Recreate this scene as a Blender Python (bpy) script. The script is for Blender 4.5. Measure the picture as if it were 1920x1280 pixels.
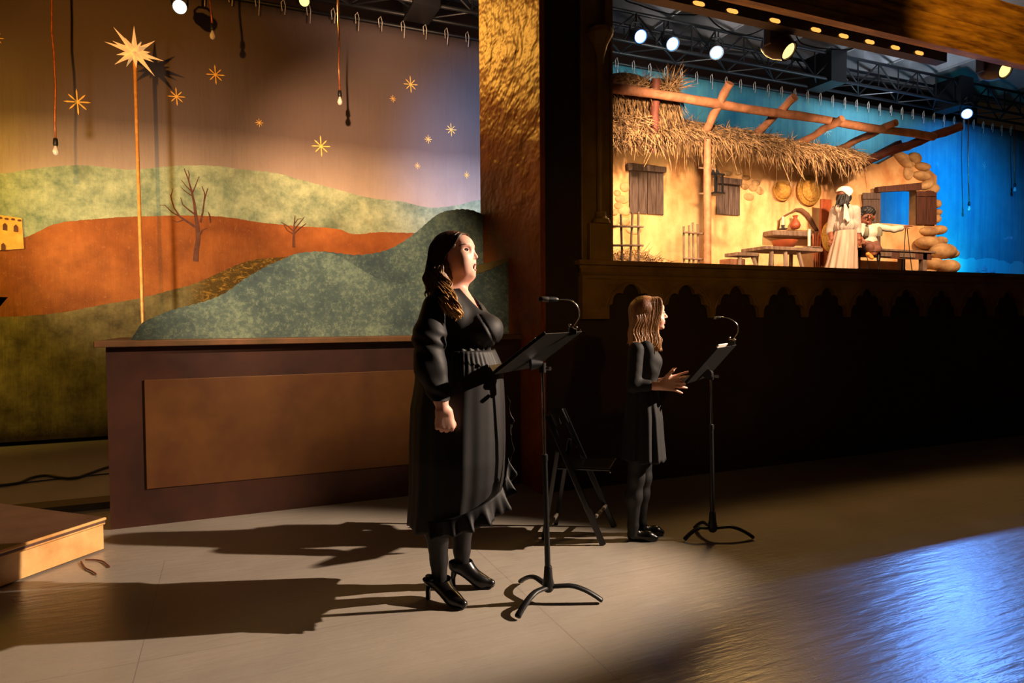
import bpy, math, random
import numpy as np
from mathutils import Vector, Matrix
random.seed(7); rng = np.random.default_rng(7)
for o in list(bpy.data.objects): bpy.data.objects.remove(o)
SC = bpy.context.scene; COL = SC.collection
# ------------------------------------------------------------------ camera
F_PX = 1244.76; YAW, PITCH, ROLL, CAM_H = math.radians(23.22437), math.radians(-1.89509), math.radians(-0.40223), 1.35
_f = np.array([math.sin(YAW)*math.cos(PITCH), math.cos(YAW)*math.cos(PITCH), math.sin(PITCH)])
_r0 = np.array([math.cos(YAW), -math.sin(YAW), 0.0]); _u0 = np.cross(_r0, _f)
_r = _r0*math.cos(ROLL)+_u0*math.sin(ROLL); _u = -_r0*math.sin(ROLL)+_u0*math.cos(ROLL)
cd = bpy.data.cameras.new('camera'); cam = bpy.data.objects.new('camera', cd); COL.objects.link(cam)
cd.sensor_width = 36; cd.lens = F_PX/1920*36; cd.clip_start = .05; cd.clip_end = 100
cam.matrix_world = Matrix(((_r[0], _u[0], -_f[0], 0), (_r[1], _u[1], -_f[1], 0), (_r[2], _u[2], -_f[2], CAM_H), (0, 0, 0, 1)))
SC.camera = cam
# ------------------------------------------------------------------ world and exposure
w = bpy.data.worlds.new('dark_hall'); SC.world = w; w.use_nodes = True
w.node_tree.nodes['Background'].inputs[0].default_value = (1.0, .58, .3, 1); w.node_tree.nodes['Background'].inputs[1].default_value = .007
SC.view_settings.view_transform = 'Standard'; SC.view_settings.look = 'None'; SC.view_settings.gamma = 1; SC.view_settings.exposure = 0
SC.view_settings.use_curve_mapping = False
def light(name, kind, loc, aim, power, col, size=.05, angle=40, blend=.3, parent=None, size_y=None, spread=None):
    L = bpy.data.lights.new(name, kind); L.energy = power; L.color = col
    if kind == 'SPOT': L.spot_size = math.radians(angle); L.spot_blend = blend; L.shadow_soft_size = size
    elif kind == 'AREA':
        L.shape = 'RECTANGLE'; L.size = size; L.size_y = size_y or size
        if spread: L.spread = math.radians(spread)
    else: L.shadow_soft_size = size
    o = bpy.data.objects.new(name, L); COL.objects.link(o); o.location = loc
    o.rotation_euler = (Vector(aim)-Vector(loc)).to_track_quat('-Z', 'Y').to_euler()
    return o
# the shuttered spot that lights the two singers from the right of the hall
k_ = light('front_spot', 'SPOT', (7.4, 1.12, 3.95), (-.96, 3.93, 0), 5600, (1, .77, .58), .035, 28, .5); k_.scale = (.74, 1, 1)
# coloured washes over the painted backdrop
light('amber_wash', 'SPOT', (-1.7, 4.0, 3.75), (-1.0, 8.8, 3.6), 680, (1, .42, .06), .04, 62, 1)
light('yellow_wash', 'SPOT', (-5.2, 6.4, 3.6), (-4.0, 8.8, 2.8), 1250, (1, .62, .08), .06, 85, 1)
light('warm_wash', 'SPOT', (.3, 4.6, 3.9), (1.8, 8.8, 3.15), 1800, (1, .57, .28), .04, 48, 1)
light('horizon_wash', 'SPOT', (-2.2, 5.0, 1.6), (-.7, 8.8, 2.5), 850, (1, .72, .46), .15, 52, 1)
light('cool_wash', 'SPOT', (2.6, 6.9, 3.9), (3.6, 8.8, 3.5), 330, (.28, .52, 1), .1, 105, 1)
light('hill_wash', 'SPOT', (-.8, 2.2, 4.2), (.5, 5.2, 1.95), 1000, (1, .78, .56), .06, 38, .7)
light('raking_lamp', 'SPOT', (.95, 8.5, 5.15), (2.3, 5.5, 3.9), 500, (1, .46, .06), .05, 44, 1)
# warm light over the raised stage, cold light on its blue cloth
light('hut_wash_a', 'SPOT', (4.2, 4.95, 3.6), (5.6, 7.2, 2.6), 720, (1, .64, .38), .06, 104, .9)
light('hut_wash_b', 'SPOT', (7.0, 4.95, 3.75), (7.6, 7.2, 2.3), 620, (1, .64, .38), .06, 90, .8)
light('hut_wash_c', 'SPOT', (9.6, 4.95, 3.75), (9.8, 7.2, 2.4), 360, (1, .60, .34), .06, 80, .8)
light('low_wash', 'SPOT', (4.4, 5.1, 2.6), (5.4, 7.2, 2.1), 190, (1, .66, .32), .08, 95, .9)
light('stage_spill', 'SPOT', (5.5, 5.6, 4.2), (3.5, 2.6, 0), 300, (1, .56, .16), .35, 110, 1)
light('blue_cloth_a', 'SPOT', (12.6, 6.4, 4.6), (13.2, 8.8, 3.0), 700, (.01, .32, 1), .1, 108, 1)
light('blue_cloth_b', 'SPOT', (8.5, 7.6, 4.7), (8.2, 8.8, 4.2), 16, (.03, .5, .9), .3, 140, 1)
light('teal_cloth', 'SPOT', (6.0, 7.4, 4.7), (6.2, 8.8, 4.4), 24, (.12, .75, .9), .3, 140, 1)
light('cyan_cloth', 'SPOT', (12.9, 8.1, 1.9), (12.9, 8.8, 2.4), 150, (.02, .7, 1), .2, 130, 1)
light('gold_wash', 'SPOT', (5.4, 2.0, 3.3), (7.6, 4.6, 4.8), 420, (1, .55, .14), .05, 44, .9)
light('sill_wash', 'SPOT', (1.4, -.6, 2.4), (3.6, 4.6, 1.6), 75, (1, .58, .16), .05, 38, 1)
light('ceiling_glow', 'SPOT', (10.5, 7.4, 4.3), (10.5, 8.3, 6.0), 190, (.75, .85, 1), .2, 160, 1)
light('ceiling_glow_b', 'SPOT', (6.5, 7.2, 4.6), (6.5, 8.0, 6.0), 110, (.95, .85, .8), .2, 160, 1)
light('ceiling_glow_c', 'SPOT', (2.0, 7.4, 4.7), (2.3, 8.6, 6.0), 120, (1, .6, .35), .2, 150, 1)  # added fill spot that lightens the ceiling over the left set
light('box_glow', 'SPOT', (-1.6, 1.6, 3.4), (-.1, 4.97, .35), 48, (1, .6, .2), .1, 38, 1)
light('far_floor_lamp', 'SPOT', (-1.2, 1.2, 4.2), (-1.9, 6.2, .2), 60, (1, .7, .45), .1, 36, 1)

# ------------------------------------------------------------------ rays of the camera onto the planes of the place
def ray(px, py): return _f+_r*((px-960)/F_PX)+_u*((640-py)/F_PX)
CH = np.array([0, 0, CAM_H])
def PV(px, py, v): d = ray(px, py); return CH+d*(v/d[1])
def PU(px, py, u): d = ray(px, py); return CH+d*(u/d[0])
def PZ(px, py, z=0.0): d = ray(px, py); return CH+d*((z-CAM_H)/d[2])
_s, _c = math.sin(YAW), math.cos(YAW)
def toC(p): return np.array([p[0]*_c-p[1]*_s, p[0]*_s+p[1]*_c, p[2]])       # hall axes -> axes turned to the singers (x right, y away)
def toW(p): return np.array([p[0]*_c+p[1]*_s, -p[0]*_s+p[1]*_c, p[2]])
def PD(px, py, d):
    r = toC(ray(px, py)); t = d/r[1]; return np.array([r[0]*t, d, CAM_H+r[2]*t])
def G(px, py, z=0.0): return toC(PZ(px, py, z))
def V3(*a): return np.array(a, float)
# ------------------------------------------------------------------ materials
def lin(c):
    return tuple((x/12.92 if x <= .04045 else ((x+.055)/1.055)**2.4) for x in c)
class NT:
    def __init__(s, name):
        s.m = bpy.data.materials.new(name); s.m.use_nodes = True; s.t = s.m.node_tree; s.b = s.t.nodes['Principled BSDF']
    def n(s, k, **kw):
        x = s.t.nodes.new(k)
        for a, b in kw.items(): setattr(x, a, b)
        return x
    def put(s, sock, v):
        if isinstance(v, bpy.types.NodeSocket): s.t.links.new(v, sock)
        elif isinstance(v, (tuple, list)) and len(v) == 3 and sock.type == 'RGBA': sock.default_value = (*v, 1)
        else: sock.default_value = v
    def math(s, op, a, b=0.0, clamp=False):
        x = s.n('ShaderNodeMath', operation=op, use_clamp=clamp); s.put(x.inputs[0], a); s.put(x.inputs[1], b); return x.outputs[0]
    def pos(s, obj=False):
        return s.n('ShaderNodeTexCoord').outputs['Object'] if obj else s.n('ShaderNodeNewGeometry').outputs['Position']
    def sep(s, v):
        x = s.n('ShaderNodeSeparateXYZ'); s.put(x.inputs[0], v); return x.outputs
    def scale(s, v, sc):
        x = s.n('ShaderNodeMapping'); s.put(x.inputs[0], v); x.inputs['Scale'].default_value = sc; return x.outputs[0]
    def noise(s, v, sc, det=4, rough=.6, dist=0):
        x = s.n('ShaderNodeTexNoise'); s.put(x.inputs['Vector'], v); x.inputs['Scale'].default_value = sc; x.inputs['Detail'].default_value = det
        x.inputs['Roughness'].default_value = rough; x.inputs['Distortion'].default_value = dist; return x.outputs[0]
    def vor(s, v, sc, feat='F1'):
        x = s.n('ShaderNodeTexVoronoi', feature=feat); s.put(x.inputs['Vector'], v); x.inputs['Scale'].default_value = sc; return x.outputs[0]
    def mix(s, f, a, b, mode='MIX'):
        x = s.n('ShaderNodeMix', data_type='RGBA', blend_type=mode); s.put(x.inputs[0], f); s.put(x.inputs[6], a); s.put(x.inputs[7], b); return x.outputs[2]
    def ramp(s, f, stops):
        x = s.n('ShaderNodeValToRGB'); s.put(x.inputs[0], f); e = x.color_ramp.elements
        while len(e) < len(stops): e.new(.5)
        for q, (p, c) in zip(e, stops): q.position = p; q.color = (*c, 1)
        return x.outputs[0]
    def band(s, x, lo, hi): # 0..1 between lo and hi
        m = s.n('ShaderNodeMapRange', clamp=True); s.put(m.inputs[0], x); m.inputs[1].default_value = lo; m.inputs[2].default_value = hi; return m.outputs[0]
    def curve(s, x, pts, x0, x1, z0, z1):
        t = s.math('DIVIDE', s.math('SUBTRACT', x, x0), x1-x0)
        c = s.n('ShaderNodeFloatCurve'); s.put(c.inputs['Value'], t); cv = c.mapping.curves[0]
        P = sorted(((p[0]-x0)/(x1-x0), (p[1]-z0)/(z1-z0)) for p in pts)
        P = [(max(0, min(1, a)), max(0, min(1, b))) for a, b in P]
        cv.points[0].location = (0, P[0][1]); cv.points[1].location = (1, P[-1][1])
        for a, b in P:
            if .001 < a < .999: cv.points.new(a, b)
        c.mapping.update()
        return s.math('ADD', s.math('MULTIPLY', c.outputs[0], z1-z0), z0)
    def bump(s, h, strength=.3, dist=.01):
        x = s.n('ShaderNodeBump'); s.put(x.inputs['Height'], h); x.inputs['Strength'].default_value = strength; x.inputs['Distance'].default_value = dist
        s.t.links.new(x.outputs[0], s.b.inputs['Normal'])
    def out(s, col, rough=.6, metal=0, spec=.5):
        s.put(s.b.inputs['Base Color'], col); s.put(s.b.inputs['Roughness'], rough); s.b.inputs['Metallic'].default_value = metal
        s.b.inputs['Specular IOR Level'].default_value = spec; return s.m
def mat(name, c, c2=None, rough=.6, metal=0, sc=8, stretch=(1, 1, 1), bump=0, bd=.005, spec=.5, lo=.35, hi=.65, obj=True, det=5, extra=None):
    """two-tone mottled procedural material; colours in sRGB 0..1"""
    t = NT(name); p = t.scale(t.pos(obj), stretch); nz = t.noise(p, sc, det)
    a = lin(c); b = lin(c2 or tuple(x*.8 for x in c))
    col = t.mix(t.band(nz, lo, hi), a, b)
    if bump: t.bump(t.noise(p, sc*2.3, det), bump, bd)
    m = t.out(col, rough, metal, spec)
    if extra: extra(t)
    return m
def glow(name, c, e):
    t = NT(name); t.out(c, .5); t.b.inputs['Emission Color'].default_value = (*c, 1); t.b.inputs['Emission Strength'].default_value = e
    return t.m
# ------------------------------------------------------------------ meshes
def frame(a):
    a = a/np.linalg.norm(a); h = V3(0, 0, 1) if abs(a[2]) < .9 else V3(1, 0, 0)
    x = np.cross(h, a); x /= np.linalg.norm(x); return x, np.cross(a, x), a
class MB:
    def __init__(s): s.v = []; s.f = []
    def add(s, vs, fs):
        o = len(s.v); s.v += [tuple(map(float, p)) for p in vs]; s.f += [tuple(i+o for i in f) for f in fs]; return s
    def box(s, lo, hi):
        x0, y0, z0 = [min(a, b) for a, b in zip(lo, hi)]; x1, y1, z1 = [max(a, b) for a, b in zip(lo, hi)]
        return s.add([(x0, y0, z0), (x1, y0, z0), (x1, y1, z0), (x0, y1, z0), (x0, y0, z1), (x1, y0, z1), (x1, y1, z1), (x0, y1, z1)],
                     [(0, 3, 2, 1), (4, 5, 6, 7), (0, 1, 5, 4), (1, 2, 6, 5), (2, 3, 7, 6), (3, 0, 4, 7)])
    def hexa(s, q, off):
        """a quad q (4 points) thickened by the vector off"""
        q = [np.array(p, float) for p in q]; off = np.array(off, float)
        return s.add(q+[p+off for p in q], [(0, 3, 2, 1), (4, 5, 6, 7), (0, 1, 5, 4), (1, 2, 6, 5), (2, 3, 7, 6), (3, 0, 4, 7)])
    def tube(s, pts, r, n=10, cap=True, sx=1, sy=1, up=None):
        pts = [np.array(p, float) for p in pts]; k = len(pts); rs = r if hasattr(r, '__len__') else [r]*k
        vs = []; fx = None
        for i, p in enumerate(pts):
            a = pts[min(i+1, k-1)]-pts[max(i-1, 0)]; a = a/(np.linalg.norm(a)+1e-9)
            if fx is None:
                if up is not None: fx = np.array(up, float)
                else: fx = frame(a)[0]
            fx = fx-a*np.dot(fx, a); fx = fx/(np.linalg.norm(fx)+1e-9); fy = np.cross(a, fx)
            for j in range(n):
                t = 2*math.pi*j/n; vs.append(p+rs[i]*(fx*math.cos(t)*sx+fy*math.sin(t)*sy))
        fs = [(i*n+j, i*n+(j+1) % n, (i+1)*n+(j+1) % n, (i+1)*n+j) for i in range(k-1) for j in range(n)]
        if cap: fs += [tuple(range(n-1, -1, -1)), tuple((k-1)*n+j for j in range(n))]
        return s.add(vs, fs)
    def lathe(s, base, prof, n=20, axis=(0, 0, 1)):
        """prof: list of (radius, distance along axis)"""
        x, y, a = frame(np.array(axis, float)); base = np.array(base, float); vs = []
        for r, h in prof:
            for j in range(n):
                t = 2*math.pi*j/n; vs.append(base+a*h+(x*math.cos(t)+y*math.sin(t))*r)
        k = len(prof); fs = [(i*n+j, i*n+(j+1) % n, (i+1)*n+(j+1) % n, (i+1)*n+j) for i in range(k-1) for j in range(n)]
        fs += [tuple(range(n-1, -1, -1)), tuple((k-1)*n+j for j in range(n))]
        return s.add(vs, fs)
    def prism(s, poly, off):
        """poly: list of 3D points of a simple polygon, extruded by off"""
        k = len(poly); off = np.array(off, float); P = [np.array(p, float) for p in poly]
        return s.add(P+[p+off for p in P], [tuple(range(k-1, -1, -1)), tuple(range(k, 2*k))]+[(i, (i+1) % k, (i+1) % k+k, i+k) for i in range(k)])
    def strip(s, top, bot, off):
        """closed solid between two equal-length polylines, thickened by off (safe for concave outlines)"""
        k = len(top); off = np.array(off, float); T = [np.array(p, float) for p in top]; B = [np.array(p, float) for p in bot]
        vs = T+B+[p+off for p in T]+[p+off for p in B]; fs = []
        for i in range(k-1):
            fs += [(i, i+1, k+i+1, k+i), (2*k+i, 3*k+i, 3*k+i+1, 2*k+i+1), (i, 2*k+i, 2*k+i+1, i+1), (k+i, k+i+1, 3*k+i+1, 3*k+i)]
        fs += [(0, k, 3*k, 2*k), (k-1, 3*k-1, 4*k-1, 2*k-1)]
        return s.add(vs, fs)
    def ball(s, c, r, n=14, m=9, rot=None):
        c = np.array(c, float); r = np.array(r if hasattr(r, '__len__') else (r, r, r), float); vs = [c+(rot@(r*V3(0, 0, 1)) if rot is not None else r*V3(0, 0, 1))]
        for i in range(1, m):
            for j in range(n):
                a = math.pi*i/m; b = 2*math.pi*j/n; q = r*V3(math.sin(a)*math.cos(b), math.sin(a)*math.sin(b), math.cos(a)); vs.append(c+(rot@q if rot is not None else q))
        q = r*V3(0, 0, -1); vs.append(c+(rot@q if rot is not None else q)); L = len(vs)-1
        fs = [(0, 1+j, 1+(j+1) % n) for j in range(n)]+[(L, 1+(m-2)*n+(j+1) % n, 1+(m-2)*n+j) for j in range(n)]
        fs += [(1+i*n+j, 1+(i+1)*n+j, 1+(i+1)*n+(j+1) % n, 1+i*n+(j+1) % n) for i in range(m-2) for j in range(n)]
        return s.add(vs, fs)
    def build(s, name, m, parent=None, base=None, smooth=None, bevel=0):
        base = np.array(base if base is not None else (parent['_b'] if parent is not None and '_b' in parent else (0, 0, 0)), float)
        me = bpy.data.meshes.new(name); va = np.array(s.v)-base; me.from_pydata(va.tolist(), [], s.f); me.validate()
        if m: me.materials.append(m)
        import bmesh
        b = bmesh.new(); b.from_mesh(me); bmesh.ops.recalc_face_normals(b, faces=b.faces); b.to_mesh(me); b.free()
        o = bpy.data.objects.new(name, me); COL.objects.link(o)
        if parent is not None: o.parent = parent
        else: o.location = base
        if bevel:
            x = o.modifiers.new('bevel', 'BEVEL'); x.width = bevel; x.segments = 2; x.limit_method = 'ANGLE'
        if smooth: 
            me.shade_smooth()
            if smooth is not True: me.set_sharp_from_angle(angle=math.radians(smooth))
        if parent is not None and parent.type == 'MESH': o['_b'] = [0., 0., 0.]
        return o
THINGS = []
def thing(name, label, cat, base=(0, 0, 0), group=None, turned=False):
    """an Empty at the thing's base; parts are given in hall coordinates (or, when turned, in the singers' axes) and stored relative to it"""
    o = bpy.data.objects.new(name, None); COL.objects.link(o); o.empty_display_size = .1
    b = np.array(base, float); o.location = toW(b) if turned else b
    if turned: o.rotation_euler = (0, 0, -YAW)
    o['label'] = label; o['category'] = cat
    if group: o['group'] = group
    o['_b'] = [float(x) for x in b]; THINGS.append(o); return o
def tag(o, label, cat, group=None, kind=None):
    o['label'] = label; o['category'] = cat
    if group: o['group'] = group
    if kind: o['kind'] = kind
    return o
def struct(name, mb, m, label=None, **kw):
    o = mb.build(name, m, **kw); o['kind'] = 'structure'
    if label: o['label'] = label
    return o
def sub(mb, name, m, par, **kw):
    """a sub-part of a part (which sits at its thing's origin)"""
    root = par.parent; o = mb.build(name, m, None, base=root['_b'], **kw); o.location = (0, 0, 0); o.parent = par; return o
# ================================================================== materials of the set
M = {}
M['rust'] = mat('rust_paint', (.30, .15, .07), (.20, .09, .04), .6, sc=2.2, bump=.15, det=8)
M['rust_panel'] = mat('rust_panel_paint', (.44, .27, .08), (.35, .19, .06), .6, sc=2.5, bump=.12, det=8)
M['orange'] = mat('orange_crumpled_paint', (.64, .33, .10), (.52, .25, .07), .5, sc=2.4, stretch=(1, .5, .75), bump=1.0, bd=.065, det=3, spec=.15)
M['dark'] = mat('dark_brown_paint', (.22, .13, .08), (.17, .10, .07), .65, sc=2, bump=.1)
M['gold'] = mat('aged_gold_paint', (.62, .47, .16), (.48, .34, .10), .42, sc=7, stretch=(.5, .5, .5), bump=.3, det=7)
M['beam_gold'] = mat('streaked_gold_paint', (.72, .52, .16), (.38, .24, .07), .4, sc=6, stretch=(.35, 2, 3), bump=.25, det=7)
M['black'] = mat('black_metal', (.09, .09, .1), (.07, .07, .08), .45, sc=20)
M['truss'] = mat('truss_metal', (.08, .085, .10), (.06, .065, .08), .45, sc=15)
M['white'] = mat('white_tie_cord', (.85, .82, .78), None, .6)
M['copper'] = mat('copper_cord', (.75, .45, .28), (.6, .35, .2), .35, metal=.6, sc=30)
M['log'] = mat('log_wood', (.66, .45, .32), (.50, .33, .22), .7, sc=9, stretch=(1, 1, 1), bump=.4, det=6)
M['darklog'] = mat('red_brown_and_shaded_log', (.42, .2, .14), (.32, .15, .1), .7, sc=9, bump=.3)
M['straw'] = mat('dry_straw', (.66, .53, .36), (.34, .25, .16), .8, sc=14, stretch=(1, 1, 1), lo=.4, hi=.6, obj=False)
M['thatchbase'] = mat('matted_straw', (.42, .3, .17), (.28, .19, .1), .9, sc=25, bump=.8, det=8)
M['plaster'] = mat('ochre_plaster', (.90, .74, .52), (.76, .52, .30), .85, sc=2.4, stretch=(1, 1, .8), bump=.25, det=7, lo=.4, hi=.68)
M['stone'] = mat('painted_stone', (.80, .66, .46), (.62, .47, .30), .85, sc=7, bump=.3, det=6)
M['plank'] = mat('weathered_planks', (.40, .33, .30), (.24, .17, .13), .8, sc=14, stretch=(3, 3, .25), bump=.4, det=7)
M['brownplank'] = mat('brown_planks', (.36, .2, .13), (.24, .13, .08), .8, sc=12, stretch=(3, 3, .3), bump=.3)
M['greywood'] = mat('grey_worn_wood', (.52, .43, .36), (.36, .27, .2), .75, sc=10, stretch=(2, 2, .5), bump=.3)
M['wicker'] = mat('woven_straw', (.80, .62, .28), (.62, .43, .16), .8, sc=40, bump=.6)
M['clay'] = mat('red_clay', (.62, .30, .16), (.5, .24, .12), .5, sc=6)
M['wax'] = mat('candle_wax', (.92, .88, .78), None, .5)
M['ceil'] = mat('ceiling_panels', (.60, .60, .60), (.53, .53, .54), .8, sc=3)
M['wood_gold'] = mat('gilded_riser_wood', (.95, .76, .48), (.80, .56, .30), .5, sc=3.5, det=8, bump=.1)
M['deck'] = mat('brown_deck', (.40, .27, .19), (.32, .2, .14), .6, sc=4, det=7)
V0 = 4.6; UL = 2.237
# ------------------------------------------------------------------ floor
t = NT('painted_stage_floor'); P = t.pos(); n1 = t.noise(P, 1.6, 6); n2 = t.noise(t.scale(P, (1.2, 7, 1)), 3.2, 5); n3 = t.noise(P, 70, 3)
xyz = t.sep(P)
base = t.mix(t.band(n1, .3, .7), lin((.60, .56, .51)), lin((.66, .62, .57)))
base = t.mix(t.math('MULTIPLY', t.band(t.noise(P, .9, 8), .62, .72), .35), base, lin((.5, .45, .4)))
def seam(co, at, w=.006): return t.math('LESS_THAN', t.math('ABSOLUTE', t.math('SUBTRACT', co, at)), w)
s1 = seam(xyz[1], 1.755); s2 = seam(xyz[0], 2.54); s2 = t.math('MULTIPLY', s2, t.math('LESS_THAN', xyz[1], 1.755)); s3 = seam(xyz[0], 1.32, .002); s4 = seam(xyz[1], 2.975, .0015)
s5 = t.math('MULTIPLY', seam(xyz[0], -.35, .002), t.math('LESS_THAN', xyz[1], 4.2))
s1 = t.math('MULTIPLY', s1, t.math('ADD', .35, t.math('MULTIPLY', t.math('GREATER_THAN', xyz[0], 2.54), .65)))
sm = t.math('MAXIMUM', t.math('MAXIMUM', s1, s2), t.math('MULTIPLY', t.math('MAXIMUM', s5, t.math('MAXIMUM', s3, s4)), .35))
col = t.mix(t.math('MULTIPLY', sm, .92), base, lin((.12, .1, .09)))
h = t.math('ADD', t.math('ADD', t.math('MULTIPLY', n2, .8), t.math('MULTIPLY', n3, .035)), t.math('ADD', t.math('MULTIPLY', t.noise(P, 16, 4, dist=1.5), .13), t.math('MULTIPLY', sm, -.8)))
t.bump(h, .5, .009)
M['floor'] = t.out(col, t.math('ADD', t.math('MULTIPLY', n1, .12), .24), 0, .8)
struct('floor', MB().box((-9, -3, -.1), (17, 11.5, 0)), M['floor'])
# ------------------------------------------------------------------ raised stage: walls, sill, pilaster, header
struct('wall_front', MB().box((UL, V0, 0), (15, V0+.12, 1.70)).box((UL, V0, 1.70), (2.557, V0+.12, 6.2)), M['dark'])
struct('wall_left', MB().box((UL-.03, V0+.001, 0), (UL+.06, 5.87, 6.2)).box((UL-.031, V0-.02, 0), (UL+.012, V0+.01, 6.2)), M['orange'])
struct('trim_1', MB().box((2.543, V0-.02, 1.70), (15, V0+.14, 1.80)).box((2.51, V0-.085, 1.775), (15, V0+.14, 1.81)).box((2.543, V0-.05, 1.715), (15, V0, 1.75))
       .tube([(2.53, V0-.045, 1.762), (15, V0-.045, 1.762)], .014).tube([(2.543, V0-.04, 1.706), (15, V0-.04, 1.706)], .016).box((2.543, V0-.07, 1.665), (15, V0, 1.693)), M['gold'], 'gold moulded sill running along the bottom of the raised stage opening')
# trefoil arcade hanging under the sill
xs = np.arange(2.73, 14.9, .011); top = []; bot = []
def lobe(x, cx, cz, r): return cz+math.sqrt(max(r*r-(x-cx)**2, 0)) if abs(x-cx) < r else -9
for x in xs:
    c = 3.004+round((x-3.004)/.5405)*.5405; a = x-c
    hgt = max(lobe(a, 0, 1.54, .088), lobe(a, -.118, 1.495, .062), lobe(a, .118, 1.495, .062), lobe(a, -.18, 1.40, .066), lobe(a, .18, 1.40, .066), 1.352)
    if abs(a) > .243: hgt = 1.352
    top.append((x, V0-.06, 1.668)); bot.append((x, V0-.06, min(hgt, 1.63)))
ar = MB().strip(top, bot, (0, .045, 0)); ar.box((2.543, V0-.07, 1.35), (2.786, V0, 1.668))
for i in range(22):
    c = 3.004+i*.5405
    ar.tube([(c+.255*math.sin(a), V0-.066, 1.375+.262*math.cos(a)) for a in np.linspace(-1.35, 1.35, 17)], .008, 6)
struct('trim_2', ar, M['gold'], 'gold arcade of pointed trefoil arches hanging under the stage sill', smooth=30)
pl = MB().box((2.557, V0-.02, 1.81), (2.838, V0+.14, 4.3)).box((2.557, V0-.04, 1.81), (2.575, V0, 4.3)).box((2.818, V0-.045, 1.81), (2.838, V0, 4.3))
zc = PV(1125, 400, V0-.05)[2]; zt = PV(1125, 62, V0-.05)[2]
pl.box((2.61, V0-.075, 1.81), (2.80, V0, zc-.08))
pl.lathe((2.715, V0-.06, zc-.08), [(.075, 0), (.07, .03), (.045, .05), (.04, .08), (.045, .09)], 18)
pl.tube([(2.715, V0-.05, zc), (2.715, V0-.05, zt-.22)], .024, 12)
pl.lathe((2.715, V0-.06, zt-.24), [(.025, 0), (.03, .05), (.055, .14), (.09, .2), (.1, .22), (.1, .26)], 18)
pl.box((2.62, V0-.075, zt), (2.70-.03, V0, 4.3)).box((2.75, V0-.075, zt), (2.80, V0, 4.3)).box((2.62, V0-.075, zt), (2.80, V0, zt+.05))
struct('trim_3', pl, M['gold'], 'gold pilaster with slim colonnette at the left edge of the stage opening', bevel=.004)
prof = [(0, 4.125), (-.10, 4.125), (-.10, 4.205), (-.085, 4.215), (-.075, 4.24), (-.10, 4.275), (-.115, 4.32), (-.10, 4.36), (-.13, 4.375), (-.135, 4.40), (-.12, 4.415), (-.14, 4.45), (-.17, 4.49), (-.165, 4.52), (-.19, 4.535), (-.19, 4.56), (-.22, 4.58), (-.24, 4.62), (-.24, 4.65), (0, 4.65)]
struct('trim_4', MB().prism([(2.838, V0+.10+a, z) for a, z in prof], (12.2, 0, 0)).box((2.557, V0-.03, 4.125), (2.9, V0+.1, 4.65)), M['beam_gold'], 'gold moulded header beam across the top of the raised stage')
struct('wall_back', MB().box((-9, 10.6, 0), (17, 10.7, 8)), M['dark'])
# raised stage floor
struct('trim_5', MB().box((UL+.06, V0+.12, 1.55), (15, 8.6, 1.74)), M['deck'], 'wooden floor of the raised stage behind the sill')
# ceiling of folded plates
cm = MB(); uu = np.arange(12.09-13*1.186, 17.5, 1.186)
for i, u in enumerate(uu):
    a, b, c = (u-.593, 0, 6.3), (u, 0, 5.85), (u+.593, 0, 6.3)
    y0, y1, y2 = -2., 8.85, 10.6
    p = lambda q, y, dz=0: (q[0], y, q[2]+dz)
    cm.add([p(a, y0), p(b, y0), p(b, y1), p(a, y1-.5), p(c, y0), p(c, y1-.5), p(a, y2, .3), p(c, y2, .3)],
           [(0, 1, 2, 3), (1, 4, 5, 2), (3, 2, 6), (2, 5, 7), (2, 7, 6)])
    cm.box((u-.012, y0, 5.825), (u+.012, y1, 5.85))
struct('ceiling', cm, M['ceil'])
# ------------------------------------------------------------------ painted backdrop
BV = 8.8
def bu(pts): return [(PV(x, y, BV)[0], PV(x, y, BV)[2]) for x, y in pts]
far = bu([(0, 325), (60, 317), (160, 310), (240, 318), (330, 311), (400, 311), (450, 317), (520, 325), (560, 336), (620, 352), (700, 372), (753, 378), (805, 389), (850, 386), (902, 375)])+[(6, 3.1), (15.9, 2.6)]
orange = bu([(0, 452), (45, 446), (70, 435), (106, 419.5), (186, 410), (292, 405), (398, 405), (440, 409), (480, 416), (558, 424), (636, 430), (662, 439), (706, 435.5), (779, 437), (880, 437)])+[(6, 2.5), (15.9, 2.0)]
low = bu([(0, 594), (106, 587), (186, 572), (266, 558), (319, 544), (358, 534), (425, 505), (480, 486), (532, 482), (600, 478), (700, 490)])+[(6, 1.9), (15.9, 1.6)]
u0, u1 = -6.0, 16.0
t = NT('painted_backdrop_canvas'); P = t.pos(); X = t.sep(P)[0]; Z = t.sep(P)[2]
nA = t.noise(P, 1.3, 8, .62); nB = t.noise(P, 3.5, 9, .7); nC = t.noise(P, 22, 6, .7); fold = t.noise(t.scale(P, (3, 1, .35)), 1.5, 5)
Zn = t.math('ADD', Z, t.math('MULTIPLY', t.math('SUBTRACT', nC, .5), .03))
sky = t.mix(t.band(t.math('ADD', Z, t.math('MULTIPLY', nA, .2)), 2.95, 3.75), lin((.70, .64, .60)), lin((.36, .31, .30)))
sky = t.mix(t.math('MULTIPLY', t.band(nA, .4, .7), .18), sky, lin((.45, .38, .38)))
farc = t.mix(t.band(t.math('ADD', t.math('MULTIPLY', nB, .6), t.math('MULTIPLY', t.noise(P, 9, 9, .8), .4)), .38, .62), lin((.40, .49, .42)), lin((.70, .75, .62)))
farc = t.mix(t.math('MULTIPLY', t.band(nA, .5, .62), .5), farc, lin((.32, .36, .30)))
orc = t.mix(t.band(nA, .3, .7), lin((.50, .27, .14)), lin((.68, .42, .22)))
orc = t.mix(t.math('MULTIPLY', t.band(nB, .42, .66), .6), orc, lin((.42, .24, .15)))
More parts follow.
